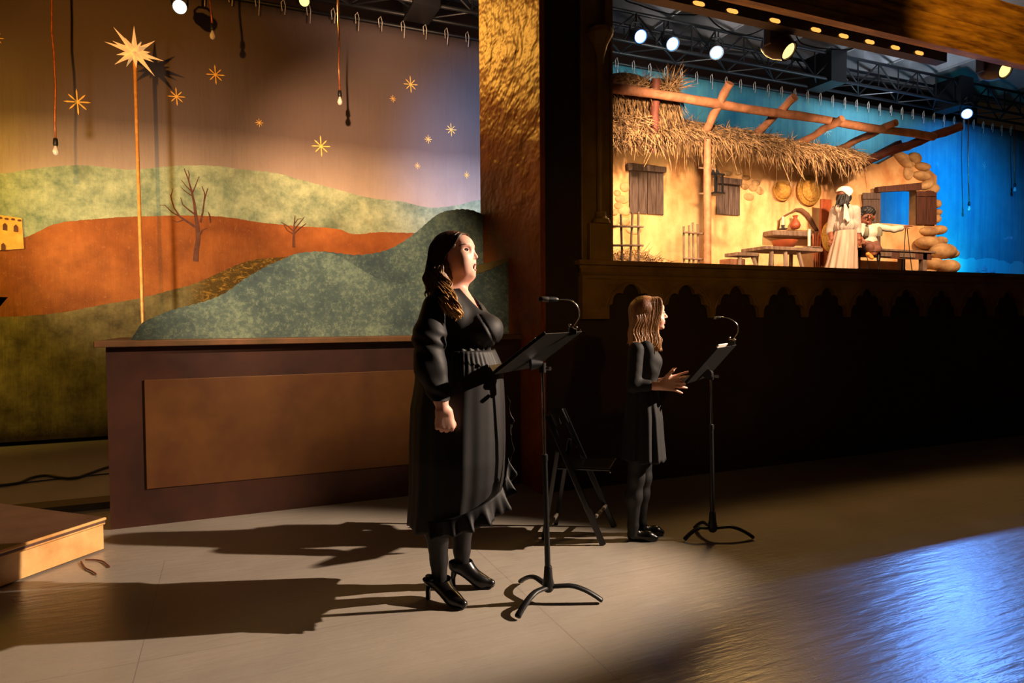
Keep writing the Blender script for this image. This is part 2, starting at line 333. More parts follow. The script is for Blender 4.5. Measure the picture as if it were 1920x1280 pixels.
orc = t.mix(t.math('MULTIPLY', t.band(t.noise(P, 28, 6, .8), .55, .7), .4), orc, lin((.80, .55, .32)))
lowc = t.mix(t.band(nB, .35, .65), lin((.30, .27, .19)), lin((.52, .48, .32)))
path = t.mix(t.band(t.noise(t.scale(P, (4, 1, 8)), 2.2, 8, .8, 1.5), .5, .72), lin((.36, .29, .15)), lin((.88, .68, .28)))
lowc = t.mix(t.band(X, -.45, -.2), lowc, path)
c = t.mix(t.math('GREATER_THAN', t.curve(X, far, u0, u1, 0, 6), Zn), sky, farc)
c = t.mix(t.math('GREATER_THAN', t.curve(X, orange, u0, u1, 0, 6), Zn), c, orc)
c = t.mix(t.math('GREATER_THAN', t.curve(X, low, u0, u1, 0, 6), Zn), c, lowc)
# beyond the side wall the same canvas is painted as a night sky
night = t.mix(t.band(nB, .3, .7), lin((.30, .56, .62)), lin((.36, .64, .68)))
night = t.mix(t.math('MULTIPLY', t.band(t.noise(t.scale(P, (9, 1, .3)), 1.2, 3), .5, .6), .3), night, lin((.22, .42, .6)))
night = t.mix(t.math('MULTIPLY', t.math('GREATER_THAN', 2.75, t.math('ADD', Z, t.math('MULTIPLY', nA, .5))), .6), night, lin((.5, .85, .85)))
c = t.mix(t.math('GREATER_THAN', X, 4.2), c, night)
t.bump(t.math('ADD', t.math('MULTIPLY', nA, .6), t.math('MULTIPLY', fold, .6)), .5, .08)
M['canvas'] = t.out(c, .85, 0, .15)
bd = thing('painted_backdrop', 'huge painted canvas of desert hills and night sky hanging across the back', 'backdrop', (2, BV, 0))
g = MB(); gu = np.linspace(-5.8, 15.8, 240); gz = np.linspace(.05, 5.22, 30)
for k in (0, 1):
    pass
vs = []; fs = []
for i, u in enumerate(gu):
    for j, z in enumerate(gz): vs.append((u, BV+.003*math.sin(u*2.3)+.002*math.sin(u*5.1+1)+.003*math.sin(z*1.5+u*.4), z))
for i in range(len(gu)-1):
    for j in range(len(gz)-1): fs.append((i*30+j, (i+1)*30+j, (i+1)*30+j+1, i*30+j+1))
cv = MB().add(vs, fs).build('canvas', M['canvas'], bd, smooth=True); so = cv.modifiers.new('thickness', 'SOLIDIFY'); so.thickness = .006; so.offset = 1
M['starpaint'] = mat('yellow_star_paint', (.98, .78, .36), (.95, .7, .3), .6, sc=30)
M['starfaint'] = mat('pale_star_paint', (.6, .8, .8), None, .7)
M['treepaint'] = mat('brown_tree_paint', (.32, .18, .14), (.4, .24, .18), .8, sc=20)
def bp(x, y, off=.014): return PV(x, y, BV-off)
def star(px, py, r, m='starpaint', rot=0):
    c = bp(px, py); R = np.linalg.norm(bp(px+r, py)-c)*1.05; mb = MB()
    for k in range(8):
        a = rot+math.radians(k*45+3); L = R*(1.15 if k % 4 == 2 else .92 if k % 2 else 1.02)
        d = V3(math.cos(a), 0, math.sin(a)); n = V3(-d[2], 0, d[0]); w_ = R*.065
        mb.prism([c-n*w_*.6, c+d*L*.75-n*w_, c+d*L, c+d*L*.75+n*w_, c+n*w_*.6], (0, .004, 0))
    mb.prism([c+V3(math.cos(a), -.001, math.sin(a))*R*.16 for a in np.linspace(0, 6.28, 9)[:-1]], (0, .006, 0))
    return mb.build('painted_star', M[m], bd)
for a in [(145, 191, 24), (331, 181, 16), (404, 140, 17), (486, 230, 7.5), (602, 274, 17), (770, 158, 13), (737, 185, 6), (846, 243, 10), (803, 261, 7), (783, 311, 5.5), (875, 328, 6), (-9, 71, 16)]: star(*a)
for a in [(1551, 246, 9), (1846, 312, 5), (1758, 308, 4), (1700, 246, 3)]: star(*a, m='starfaint')
LI = [0]
def limb(mb, pts, w0, w1, off=.014):
    LI[0] += 1; off += .0004*(LI[0] % 20); w0 *= .55; w1 *= .6
    P = [bp(x, y, off) for x, y in pts]; k = len(P); T = []; B = []
    for i in range(k):
        d = P[min(i+1, k-1)]-P[max(i-1, 0)]; d /= np.linalg.norm(d); n = V3(-d[2], 0, d[0]); ww = w0+(w1-w0)*i/(k-1); T.append(P[i]+n*ww); B.append(P[i]-n*ww)
    mb.strip(T, B, (0, .004, 0))
tr = MB()
def ct(a, b): return [(a+x/3.765, b+y/3.765) for x, y in []]
q = lambda L: [(x/3.765, 300+y/3.765) for x, y in L]
for L, a, b in [([(1380, 715), (1385, 640), (1398, 560), (1395, 480), (1385, 420), (1378, 360), (1370, 300), (1355, 230), (1330, 140), (1300, 60)], .055, .008), ([(1392, 480), (1330, 440), (1270, 400), (1230, 340), (1205, 260), (1222, 200)], .028, .006),
    ([(1270, 400), (1210, 365), (1165, 320), (1125, 318)], .016, .004), ([(1378, 385), (1330, 350), (1290, 315), (1275, 265)], .02, .006), ([(1355, 240), (1380, 180), (1405, 115)], .014, .004), ([(1350, 220), (1310, 180), (1280, 140)], .014, .004), ([(1350, 250), (1300, 215), (1275, 190)], .012, .004),
    ([(1412, 440), (1430, 370), (1440, 290), (1465, 200)], .018, .005), ([(1440, 290), (1445, 240), (1425, 185)], .014, .004), ([(1405, 530), (1425, 495), (1460, 480)], .018, .005), ([(1300, 420), (1250, 438), (1215, 425)], .012, .004), ([(1483, 440), (1478, 390), (1468, 365)], .012, .004), ([(1330, 150), (1335, 100), (1325, 70)], .01, .004), ([(1212, 270), (1198, 240)], .012, .004)]:
    limb(tr, q(L), a, b)
tr.build('painted_tree', M['treepaint'], bd)
tr = MB()
q = lambda L: [(480+x/3.84, 360+y/3.84) for x, y in L]
for L, a, b in [([(270, 395), (270, 330), (272, 260), (280, 170)], .03, .006), ([(270, 280), (230, 245), (180, 215)], .014, .004), ([(272, 270), (310, 225), (345, 180)], .014, .004), ([(270, 300), (310, 262), (360, 225)], .012, .004), ([(270, 300), (225, 275), (200, 235)], .01, .004), ([(275, 230), (300, 195), (325, 190)], .01, .004)]:
    limb(tr, q(L), a, b)
tr.build('painted_tree', M['treepaint'], bd)
M['housepaint'] = mat('yellow_house_paint', (.90, .72, .36), (.80, .6, .26), .8, sc=8)
hs = MB().prism([bp(-60, 395, .014), bp(0, 403, .014), bp(41, 409, .014), bp(45, 466, .014), bp(0, 469, .014), bp(-60, 472, .014)], (0, .004, 0)).build('painted_house', M['housepaint'], bd)
wm = MB()
for x, y in ((9, 425), (29.5, 428), (-14, 423)): wm.prism([bp(x-4, y+6, .020), bp(x+4, y+7, .020), bp(x+4, y-3, .020), bp(x, y-7.5, .020), bp(x-4, y-4, .020)], (0, .004, 0))
for x, y in ((12, 410), (24, 411), (36, 413), (0, 408)): wm.ball(bp(x, y, .020), (.018, .004, .012), 8, 5)
wm.prism([bp(2, 469, .020), bp(10, 468, .020), bp(10, 460, .020), bp(6, 455, .020), bp(2, 458, .020)], (0, .004, 0))
sub(wm, 'painted_windows', M['treepaint'], hs)
vm = MB()
M['villagepaint'] = mat('pale_village_paint', (.65, .78, .85), None, .8)
for x, y, ww, hh in [(1834, 506, 7, 6), (1845, 503, 8, 8), (1853, 507, 6, 8), (1862, 508, 9, 5), (1893, 446, 10, 5), (1885, 448, 5, 4)]:
    vm.prism([bp(x-ww/2, y+hh/2), bp(x+ww/2, y+hh/2), bp(x+ww/2, y-hh/2), bp(x-ww/2, y-hh/2)], (0, .004, 0))
vm.build('painted_village', M['villagepaint'], bd)
# pipe that carries the canvas, with its ties
MB().tube([(-5.8, BV-.02, 5.24), (15.8, BV-.02, 5.24)], .025, 10).build('pipe', M['truss'], bd, smooth=True)
for i in range(62):
    u = -3.2+i*.3; mb = MB()
    mb.tube([(u, BV-.05, 5.17), (u-.01, BV-.06, 5.27), (u+.02, BV-.06, 5.31), (u+.04, BV-.055, 5.24), (u+.03, BV-.05, 5.1+.03*math.sin(i*3))], .006, 5); mb.build('tie', M['white'], bd)
# ------------------------------------------------------------------ truss
tt = thing('lighting_truss', 'long dark box truss hung in front of the top of the backdrop', 'truss', (5, 8.4, 5.33))
ch = [(8.22, 5.33), (8.62, 5.33), (8.22, 5.75), (8.62, 5.75)]
for v, z in ch: MB().tube([(-4.5, v, z), (15.5, v, z)], .026, 8).build('chord', M['truss'], tt, smooth=True)
br = MB(); k = 0
for u in np.arange(-4.5, 15.4, .5):
    a, b = (5.33, 5.75) if k % 2 else (5.75, 5.33)
    br.tube([(u, 8.22, a), (u+.5, 8.22, b)], .014, 6).tube([(u, 8.62, b), (u+.5, 8.62, a)], .014, 6).tube([(u, 8.22 if k % 2 else 8.62, 5.33), (u+.5, 8.62 if k % 2 else 8.22, 5.33)], .012, 6)
    br.tube([(u, 8.22, 5.33), (u, 8.22, 5.75)], .012, 6); k += 1
br.build('bracing', M['truss'], tt)
for u in (2.2, 9.3, 12.6): MB().box((u, 8.15, 5.28), (u+.35, 8.68, 5.82)).build('sleeve_block', M['black'], tt)
# ------------------------------------------------------------------ box wall with ledge, scenic cut-outs
bw = thing('panelled_plinth', 'long rust-brown panelled plinth with a ledge carrying the dark green hills', 'plinth', (.7, 4.97, 0))
BL = -.722; TZ = 1.19
MB().box((BL, 4.97, 0), (UL-.032, 5.02, TZ)).box((BL, 5.02, 0), (BL+.05, 6.05, TZ)).build('body', M['rust'], bw)
pz0 = PV(272, 917, 4.97)[2]; pz1 = PV(272, 712, 4.97)[2]; pu0 = PV(272, 800, 4.97)[0]
MB().box((pu0, 4.962, pz0), (2.0, 4.975, pz1)).build('panel', M['rust_panel'], bw, bevel=.004)
M['ledge'] = mat('scuffed_ledge', (.38, .27, .13), (.52, .34, .2), .6, sc=5, det=8, stretch=(1, 1, 1))
MB().box((BL-.06, 4.92, TZ), (UL-.032, 6.05, TZ+.04)).build('ledge', M['ledge'], bw, bevel=.005)
t = NT('green_hill_paint'); P = t.pos(); nA = t.noise(P, 2.5, 8, .65); nB = t.math('ADD', t.math('MULTIPLY', t.noise(P, 30, 9, .85), .7), t.math('MULTIPLY', nA, .3))
c = t.mix(t.band(nA, .35, .65), lin((.31, .36, .35)), lin((.44, .50, .44)))
c = t.mix(t.math('MULTIPLY', t.band(nB, .49, .60), .8), c, lin((.64, .68, .54)))
M['greenhill'] = t.out(c, .85, 0, .2)
M['rim'] = mat('ochre_rim_paint', (.62, .52, .25), (.5, .42, .2), .8, sc=8)
def cut(name, label, pts, v, v2=None):
    P = [PV(x, y, v) for x, y in pts]; P = [p+V3(0, 0, .004*math.sin(i*2.1)) for i, p in enumerate(P)]
    B = [V3(p[0], v, TZ+.04) for p in P]
    th = thing(name, label, 'scenery cut-out', (np.mean([p[0] for p in P]), v, TZ+.04)); MB().strip(P, B, (0, .03, 0)).build('board', M['greenhill'], th)
    return th, P
def dens(pts, n=6):
    """smooth curve through the given outline points"""
    P = [pts[0]]+list(pts)+[pts[-1]]; out = []
    for i in range(1, len(P)-2):
        p0, p1, p2, p3 = map(np.array, (P[i-1], P[i], P[i+1], P[i+2]))
        for s_ in np.linspace(0, 1, n, endpoint=False): out.append(.5*((2*p1)+(-p0+p2)*s_+(2*p0-5*p1+4*p2-p3)*s_**2+(-p0+3*p1-3*p2+p3)*s_**3))
    return [tuple(p) for p in out]+[tuple(pts[-1])]
fr = dens([(244, 638), (255, 622), (266, 606), (290, 594), (319, 582), (345, 575), (372, 568), (400, 559), (425, 547), (455, 525), (480, 510), (501, 498), (532, 485), (550, 477), (571, 473), (605, 471.5), (636, 480), (660, 494), (675, 503), (714, 526), (740, 535), (766, 539), (800, 537), (840, 525), (870, 508), (895, 497), (925, 490), (957, 481)])
th, P = cut('hill_cutout', 'low dark green hill board along the front of the plinth ledge', fr, 5.21)
ri = [p for p in P if p[0] > PV(870, 500, 5.21)[0]]
MB().strip([p+V3(0, -.004, 0) for p in ri], [p+V3(0, -.004, -.05+.02*math.sin(p[0]*9)) for p in ri], (0, .004, 0)).build('painted_rim', M['rim'], th)
bk = dens([(520, 500), (545, 483), (571, 474), (605, 471.5), (636, 474.6), (667, 477.7), (701, 474.6), (730, 466.8), (761, 450), (787, 430), (803, 416), (818, 404), (832, 397), (845, 394), (865, 392), (886, 394), (907, 403)])
cut('hill_cutout', 'tall dark green hill board behind the woman, against the orange wall', bk, 5.81)
# ------------------------------------------------------------------ star on its pole
M['starlamp'] = glow('lit_star_paper', (1, .60, .22), .45); M['pole'] = mat('brass_pole', (.97, .74, .42), (.88, .62, .32), .4, metal=.15, sc=20)
SV = 8.15; c0 = PV(252, 98, SV); f0 = PV(269, 640, SV)
st = thing('star_on_pole', 'large glowing many-pointed star on a tall thin brass pole', 'star', (f0[0], SV, 0))
MB().tube([(f0[0]+.02, SV, 0), f0, c0], .018, 10).build('pole', M['pole'], st, smooth=True)
sm = MB(); sc_ = np.linalg.norm(PV(300, 98, SV)-c0)
dirs = [(-1.1, -.04, .24), (-.76, 0, .86), (.02, -.1, .98), (.80, 0, .56), (1.12, -.1, -.22), (.76, -.1, -.86), (.08, -.2, -.66), (-.74, -.1, -.60), (-.82, .1, .36), (-.66, -.1, -.22), (-.6, .4, .3), (.5, .5, .2), (-.5, -.5, -.1), (.75, -.3, -.38), (.35, -.7, .2), (-.25, -.8, .25), (.1, -.8, -.3), (0, .9, .2), (.6, .1, .12), (-.4, .7, -.4), (.4, .7, -.3), (.2, .7, .7), (-.3, .1, .5), (-.25, -.4, -.45)]
for d in dirs:
    d = np.array(d)*V3(1, 1, np.linalg.norm(PV(252, 50, SV)-c0)/sc_); L = np.linalg.norm(d)*sc_; x, y, a = frame(d); r = sc_*.135
    ring = [c0+a*.10*sc_+(x*math.cos(k*math.pi/2)+y*math.sin(k*math.pi/2))*r for k in range(4)]
    sm.add(ring+[c0+a*L*1.02], [(0, 1, 4), (1, 2, 4), (2, 3, 4), (3, 0, 4), (3, 2, 1, 0)])
sm.ball(c0, sc_*.2, 10, 6); sm.build('star', M['starlamp'], st)
# ------------------------------------------------------------------ bulbs on cords
M['bulb'] = NT('clear_bulb').out((.9, .85, .8), .08, .3, .9)
def bulb(label, pts, v=8.0, top=5.9):
    P = [PV(x, y, v) for x, y in pts]
    th = thing('hanging_bulb', label, 'bulb', (P[-1][0], v, P[-1][2]))
    MB().tube([P[0]+V3(0, 0, max(0, top-P[0][2]))]+P, .011, 7).build('cord', M['copper'], th, smooth=True)
    e = P[-1]; MB().lathe(e-V3(0, 0, .04), [(.02, -.02), (.024, 0), (.02, .05), (.008, .06)], 10).build('socket', M['black'], th, smooth=True)
    MB().lathe(e-V3(0, 0, .06), [(.012, 0), (.014, -.015), (.026, -.04), (.03, -.06), (.022, -.085), (.004, -.095)], 12).build('glass', M['bulb'], th, smooth=True)
bulb('bare bulb on the longest copper cord, left of the star', [(97, 2), (97, 60), (101, 100), (104, 160), (103, 220), (104, 262)])
bulb('bare bulb on a short copper cord at the top, right of the star', [(393, 0), (396, 25), (398, 47)])
bulb('bare bulb on a copper cord above the middle of the painted hills', [(634, 20), (636, 70), (635, 120), (637, 172)])
bulb('bare bulb on a dark cord over the blue cloth, left of two', [(1815, 290), (1816, 340), (1817, 380)], 8.62, 5.34)
bulb('bare bulb on a dark cord at the right edge over the blue cloth', [(1901, 290), (1902, 320), (1903, 345)], 8.62, 5.34)
# ------------------------------------------------------------------ lamps
M['lens_blue'] = glow('blue_white_lens', (.35, .6, 1), 14); M['lens_yel'] = glow('yellow_lens', (1, .74, .25), 1.7); M['halo_ring'] = glow('blue_halo_glow', (.06, .22, 1), 2.2); M['lens_white'] = glow('white_lens', (1, .93, .85), 10); M['lens_amber'] = glow('amber_lens', (1, .42, .08), 1.4)
def can(label, c, aim, r=.09, L=.28, lens='lens_blue', top=None, pw=0, col=(.2, .4, 1), ang=50, body='black'):
    c = np.array(c, float); a = np.array(aim, float)-c; a /= np.linalg.norm(a); th = thing('stage_lamp', label, 'stage lamp', c)
    B = MB().lathe(c-a*L, [(r*.55, 0), (r*.8, .03), (r, L*.35), (r, L-.01), (r*1.12, L), (r*1.12, L+.03), (r, L+.03), (r*.9, L)], 20, a); B.build('housing', M[body], th, smooth=40)
    MB().lathe(c+a*.004, [(r*.3, 0), (r*.93, .0), (r*.93, .008), (r*.3, .012)], 24, a).build('lens', M[lens], th)
    if lens == 'lens_blue': MB().tube([c+a*.012+(frame(a)[0]*math.cos(q)+frame(a)[1]*math.sin(q))*r*.98 for q in np.linspace(0, 6.283, 25)], .012, 6).build('halo_ring', M['halo_ring'], th, smooth=True)  # glowing ring added as the blue halo round the lens edge
    x = np.cross(a, (0, 0, 1)); x /= np.linalg.norm(x); m = c-a*L*.45; t_ = V3(0, 0, 1)*(r*1.9)
    MB().tube([m+x*r*1.1, m+x*r*1.15+t_*.7, m+x*r*.6+t_, m-x*r*.6+t_, m-x*r*1.15+t_*.7, m-x*r*1.1], .012, 6).tube([m+t_, m+t_+V3(0, 0, .12)], .014, 6).tube([m+t_+V3(0, 0, .1), (m[0], 8.2, 5.35), (m[0], 8.22, 5.5)] if c[1] > 7.5 and c[0] > 4 else [m+t_, m+t_+V3(0, 0, 1.0)], .014, 6).build('yoke', M['black'], th)
    return c, a
c, a = can('blue-white stage lamp, leftmost of the three above the hut', PV(1200, 68, 7.8), (4.4, 1.5, 1.5)); light('lamp_beam', 'SPOT', c+a*.06, c+a*3, 14, (.25, .5, 1), .05, 60, .8)
c, a = can('blue-white stage lamp, middle one of the three above the hut', PV(1260, 82, 7.8), (4.6, 1.5, 1.2)); light('lamp_beam', 'SPOT', c+a*.06, c+a*3, 14, (.25, .5, 1), .05, 60, .8)
c, a = can('blue-white stage lamp, turned sideways, rightmost of the three above the hut', PV(1343, 98, 7.8), (3.9, 3.5, 1.2)); light('lamp_beam', 'SPOT', c+a*.06, c+a*3, 30, (.25, .5, 1), .05, 50, .8)
c, a = can('bright blue stage lamp at the far right over the blue cloth', PV(1813, 213, 8.05), (3.15, 1.85, 0)); light('lamp_beam', 'SPOT', c+a*.06, c+a*3, 1150, (.12, .33, 1), .06, 13, 1)
can('white stage lamp at the top left above the painted sky', PV(337, 13, 8.0), (0, 0, 1.2), .068, lens='lens_white')
can('amber stage lamp at the top edge beside the left truss', PV(570, 2, 8.0), (1.3, 4, 3.5), .06, lens='lens_yel')
def mover(label, c, aim, r=.10):
    c = np.array(c, float); a = np.array(aim, float)-c; a /= np.linalg.norm(a); th = thing('moving_head_lamp', label, 'stage lamp', c)
    MB().lathe(c-a*.30, [(.07, 0), (.13, .04), (.15, .12), (.14, .2), (r*1.05, .3), (r*1.05, .32), (r*.9, .32), (r*.85, .3)], 22, a).build('head', M['movbody'], th, smooth=40)
    MB().lathe(c+a*.006, [(r*.2, 0), (r*.82, 0), (r*.7, .012), (r*.2, .02)], 22, a).build('lens', M['lens_yel'], th)
    x = np.cross(a, (0, 0, 1)); x /= np.linalg.norm(x); m = c-a*.17
    for s_ in (-1, 1): MB().hexa([m+x*s_*.17+V3(0, -.05, -.06), m+x*s_*.17+V3(0, .05, -.06), m+x*s_*.17+V3(0, .05, .30), m+x*s_*.17+V3(0, -.05, .30)], x*.03*s_).build('yoke_arm', M['movbody'], th, bevel=.006)
    MB().box(m+V3(-.2, -.08, .28), m+V3(.2, .08, .40)).build('base', M['black'], th, bevel=.01)
    MB().tube([m+V3(0, 0, .4), m+V3(0, 0, .9)], .02, 8).build('clamp', M['truss'], th)
M['movbody'] = mat('worn_grey_casing', (.30, .25, .21), (.2, .17, .15), .4, sc=8)
mover('moving head lamp with a yellow lens hanging under the left end of the beam', PV(1477, 95, 5.35), (6.2, 3.2, 2.2))
mover('moving head lamp with a bright yellow lens at the right end of the beam', PV(1883, 131, 5.15), (8.4, 2.8, 3.2))
# batten with amber diodes
ba = thing('led_batten', 'long black light batten with a row of amber diodes behind the beam', 'light batten', (5.3, 5.2, 4.3))
ue = PV(1771, 100, 5.2)[0]; z0 = PV(1721, 107, 5.2)[2]
MB().box((2.9, 5.17, z0), (ue, 5.3, z0+.42)).build('housing', M['black'], ba)
for x, y in [(1163, -14), (1242, 0), (1307, 12), (1370, 26), (1450, 44), (1527, 62), (1579, 73), (1628, 83), (1676, 93), (1721, 103)]:
    p = PV(x, y, 5.17); MB().ball((p[0], 5.165, z0+.03), (.055, .012, .022), 10, 6).ball((p[0]+.045, 5.165, z0+.03), (.045, .012, .022), 10, 6).build('diode', M['lens_amber'], ba)
# loose cables hanging from the ceiling
def cable(name, label, pts, r=.008, m='black', cat='cable'):
    th = tag(MB().tube(dens([tuple(p) for p in pts], 6), r, 6).build(name, M[m], None, base=pts[0], smooth=True), label, cat); return th
cable('hanging_cable', 'thin black cable sagging across the ceiling above the blue lamps', [PV(x, y, 6.5) for x, y in [(1160, -70), (1165, -8), (1200, 10), (1250, 25), (1300, 28), (1320, 25), (1345, 48), (1375, 63), (1405, 65), (1440, 50)]])
cable('hanging_cable', 'thin black cable sagging under the ceiling beside the light batten', [PV(x, y, 6.2) for x, y in [(1480, -60), (1484, 30), (1497, 75), (1520, 87), (1555, 92), (1590, 93), (1612, 86)]])
# truss outside the beam, top right
t2 = thing('lighting_truss', 'short dark truss above the gold beam in the top right corner', 'truss', (9.3, 4.2, 4.75))
for v, z in ((3.9, 5.2), (4.2, 5.2), (4.05, 5.45)): MB().tube([(5.0, v, z), (14, v, z)], .024, 8).build('chord', M['truss'], t2)
b2 = MB()
for i, u in enumerate(np.arange(5.0, 13.8, .4)): b2.tube([(u, 3.9, 5.2), (u+.2, 4.05, 5.45), (u+.4, 4.2, 5.2)], .012, 6).tube([(u, 4.2, 5.2), (u+.2, 4.05, 5.45), (u+.4, 3.9, 5.2)], .012, 6)
b2.build('bracing', M['truss'], t2)
# ------------------------------------------------------------------ riser at the lower left
ra, rb = PZ(193, 969, .2), PZ(0, 1030, .2); dA = (rb-ra)/np.linalg.norm(rb-ra); A = ra; Bp = ra+dA*2.6
rc = PZ(80, 954, .2); dC = (rc-ra)/np.linalg.norm(rc-ra); C_ = A+dC*1.6; D_ = Bp+dC*1.6
rs = thing('stage_platform', 'low platform with gilded sides and brown deck in the lower left corner', 'platform', (A[0], A[1], 0))
z_ = lambda p, z: V3(p[0], p[1], z)
MB().prism([z_(A, .012), z_(Bp, .012), z_(D_, .012), z_(C_, .012)], (0, 0, .158)).build('side_boards', M['wood_gold'], rs)
o_ = -dC*.018
MB().prism([z_(A, .17)+o_, z_(Bp, .17)+o_, z_(D_, .17), z_(C_, .17)], (0, 0, .03)).build('deck', M['deck'], rs)
MB().tube([z_(A, .193)+o_, z_(Bp, .193)+o_], .009, 8).tube([z_(A, .165)+o_*.6, z_(Bp, .165)+o_*.6], .007, 8).build('moulding', M['wood_gold'], rs, smooth=True)
cable('floor_cable', 'thick black cable snaking across the floor behind the platform', [PZ(x, y, .014) for x, y in [(-60, 918), (0, 910), (35, 905), (60, 895), (88, 891), (115, 895), (140, 896), (165, 888), (200, 876), (235, 868), (262, 880)]], .012)
cable('floor_cable', 'thin black cable lying straight behind the platform', [PZ(x, y, .007) for x, y in [(-60, 912), (40, 905), (120, 896), (200, 888), (260, 884)]], .006)
M['fray'] = mat('frayed_twine', (.6, .35, .25), None, .8)
cable('frayed_twine', 'frayed reddish twine sticking out under the corner of the platform', [PZ(x, y, .006) for x, y in [(152, 1052), (160, 1064), (172, 1070), (181, 1076)]], .004, 'fray', 'twine')
cable('frayed_twine', 'curled twine ending beside the platform corner on the floor', [PZ(x, y, .006) for x, y in [(160, 1049), (178, 1049), (193, 1052), (201, 1058), (206, 1062)]], .004, 'fray', 'twine')
tag(MB().box((-3.2, 5.55, .0), (-.80, 5.75, .05)).build('floor_batten', M['black'], None, base=(-2, 5.6, 0)), 'dark wooden batten lying on the floor behind the platform', 'batten')
M['blackcloth'] = mat('black_cloth', (.08, .08, .09), None, .8)
p = PV(0, 567, 2.4)
th = thing('music_stand', 'black music stand whose desk tip enters at the left edge', 'music stand', (PV(-30, 567, 2.2)[0], 2.2, 0))
a, b, c_, d_ = PV(15, 557, 2.2), PV(-70, 556, 2.2), PV(-110, 600, 2.2), PV(-4, 579, 2.2)
MB().prism([a, b, c_, d_], (-.18, .2, .01)).build('desk', M['blackcloth'], th)
MB().tube([PV(-80, 590, 2.3), V3(PV(-80, 590, 2.3)[0], 2.3, .06)], .012, 8).build('pole', M['black'], th)
MB().tube([V3(PV(-80, 590, 2.3)[0]-.2, 2.3, .01), V3(PV(-80, 590, 2.3)[0], 2.3, .08), V3(PV(-80, 590, 2.3)[0]+.15, 2.45, .01)], .012, 8).build('leg', M['black'], th)
# ================================================================== the hut on the raised stage
HV = 7.2; FZ = 1.74
def hp(x, y, v=HV): return PV(x, y, v)
hut = thing('hut_wall', 'ochre plaster hut wall with bulging stones and a window opening on the raised stage', 'wall', (7, HV, FZ))
L0 = hp(1100, 300)[0]; a = hp(1650, 357); b = hp(1718, 357); c = hp(1650, 418); d = hp(1718, 418); wt = max(a[2], b[2]); wb = min(c[2], d[2])
e = hp(1757, 300)[0]; z1 = hp(1500, 290)[2]
mb = MB().box((L0, HV, FZ), (a[0], HV+.12, z1)).box((a[0], HV, FZ), (b[0], HV+.12, wb)).box((b[0], HV, FZ), (e, HV+.12, wt))
mb.strip([(a[0]-.8, HV-.001, z1), hp(1640, 312)-V3(0, .001, 0), hp(1690, 284)-V3(0, .001, 0), hp(1722, 300)-V3(0, .001, 0), (e, HV-.001, hp(1757, 330)[2])], [(a[0]-.8, HV-.001, z1-.4), (hp(1640, 312)[0], HV-.001, wt), (hp(1690, 284)[0], HV-.001, wt), (hp(1722, 300)[0], HV-.001, wt), (e, HV-.001, wt)], (0, .12, 0))
mb.build('plaster', M['plaster'], hut)
def stone(x, y, rx, ry, v=HV, dep=.06, rot=0):
    p = hp(x, y, v); s_ = abs(hp(x+1, y, v)[0]-p[0]); sz = abs(hp(x, y+1, v)[2]-p[2]); c_, n_ = math.cos(rot), math.sin(rot)
    R = np.array([[c_, 0, n_], [0, 1, 0], [-n_, 0, c_]])
    MB().ball(p, (rx*s_, dep, ry*sz), 18, 12, R).build('stone', M['stone'], hut, smooth=True)
for s_ in [(1171, 351, 9, 9), (1157, 362, 7, 6), (1166, 374, 13, 8), (1160, 386, 9, 7), (1172, 395, 14, 9), (1152, 398, 7, 6), (1188, 430, 15, 10), (1170, 415, 12, 8), (1150, 420, 8, 8)]: stone(*s_, dep=.028)
for s_ in [(1396, 350, 7, 6), (1412, 352, 9, 7), (1404, 369, 10, 7), (1417, 343, 8, 6), (1399, 333, 8, 5), (1425, 358, 8, 7), (1364, 325, 8, 5), (1383, 324, 7, 5)]: stone(*s_, dep=.022)
for s_ in [(1697, 275, 9, 7, HV, .12, .2), (1690, 300, 21, 9, HV, .1, .55), (1714, 297, 10, 11, HV, .1, .3), (1706, 308, 7, 5), (1727, 313, 13, 8, HV, .12, .1), (1702, 324, 9, 14), (1727, 330, 16, 9, HV, .1, .05), (1735, 347, 14, 9, HV, .1, -.3), (1748, 355, 9, 10, HV, .1, -.4), (1757, 382, 6, 8), (1759, 398, 5, 6), (1757, 410, 5, 8),
             (1740, 434, 17, 9, HV, .1), (1760, 431, 10, 9, HV, .12), (1742, 455, 23, 12, HV-.1, .14), (1762, 452, 8, 9, HV, .12), (1768, 471, 20, 15, HV-.25, .16), (1784, 476, 7, 9, HV-.1, .12), (1752, 496, 10, 13, HV-.25, .14), (1777, 500, 15, 14, HV-.35, .16), (1740, 515, 14, 10, HV-.3, .14)]: stone(*s_)
def quadbox(pts, v, dv, m, par, name='board', bevel=.004): return MB().hexa([PV(x, y, v) for x, y in pts], (0, dv, 0)).build(name, M[m], par, bevel=bevel)
# shutters and lintels
def shutter(label, boards, lint, v=HV-.03, m='plank', name='wooden_shutter'):
    p = PV(boards[0][0], (boards[0][1]+boards[0][3])/2, v); th = thing(name, label, 'shutter', p)
    for x0, y0, x1, y1, x2 in boards: # left x, top, right x, bottom, slope
        quadbox([(x0, y0), (x1-.6, y0+x2), (x1-.6, y1+x2), (x0, y1)], v-(.02 if x1-x0 > 25 else 0), .02, m, th)
    if lint: quadbox(lint, v-.06, .06, 'brownplank' if m == 'brownplank' else 'plank', th, 'lintel')
    return th
shutter('pair of grey-brown plank shutters under a lintel at the left of the hut', [(1181, 319, 1197.5, 399, 1), (1197.5, 320, 1214, 400, 1), (1215, 321, 1231, 401, 1), (1231, 322, 1245, 402, 1)], [(1178, 305), (1250, 313), (1250, 323), (1179, 318)])
shutter('smaller plank shutter under a lintel right of the roof post', [(1344, 343, 1355, 401, 1), (1355, 344, 1366, 402, .6), (1366, 345, 1377, 402.5, .6), (1377, 346, 1388, 403, .6)], [(1350, 331), (1392, 336), (1391, 347), (1350, 343)])
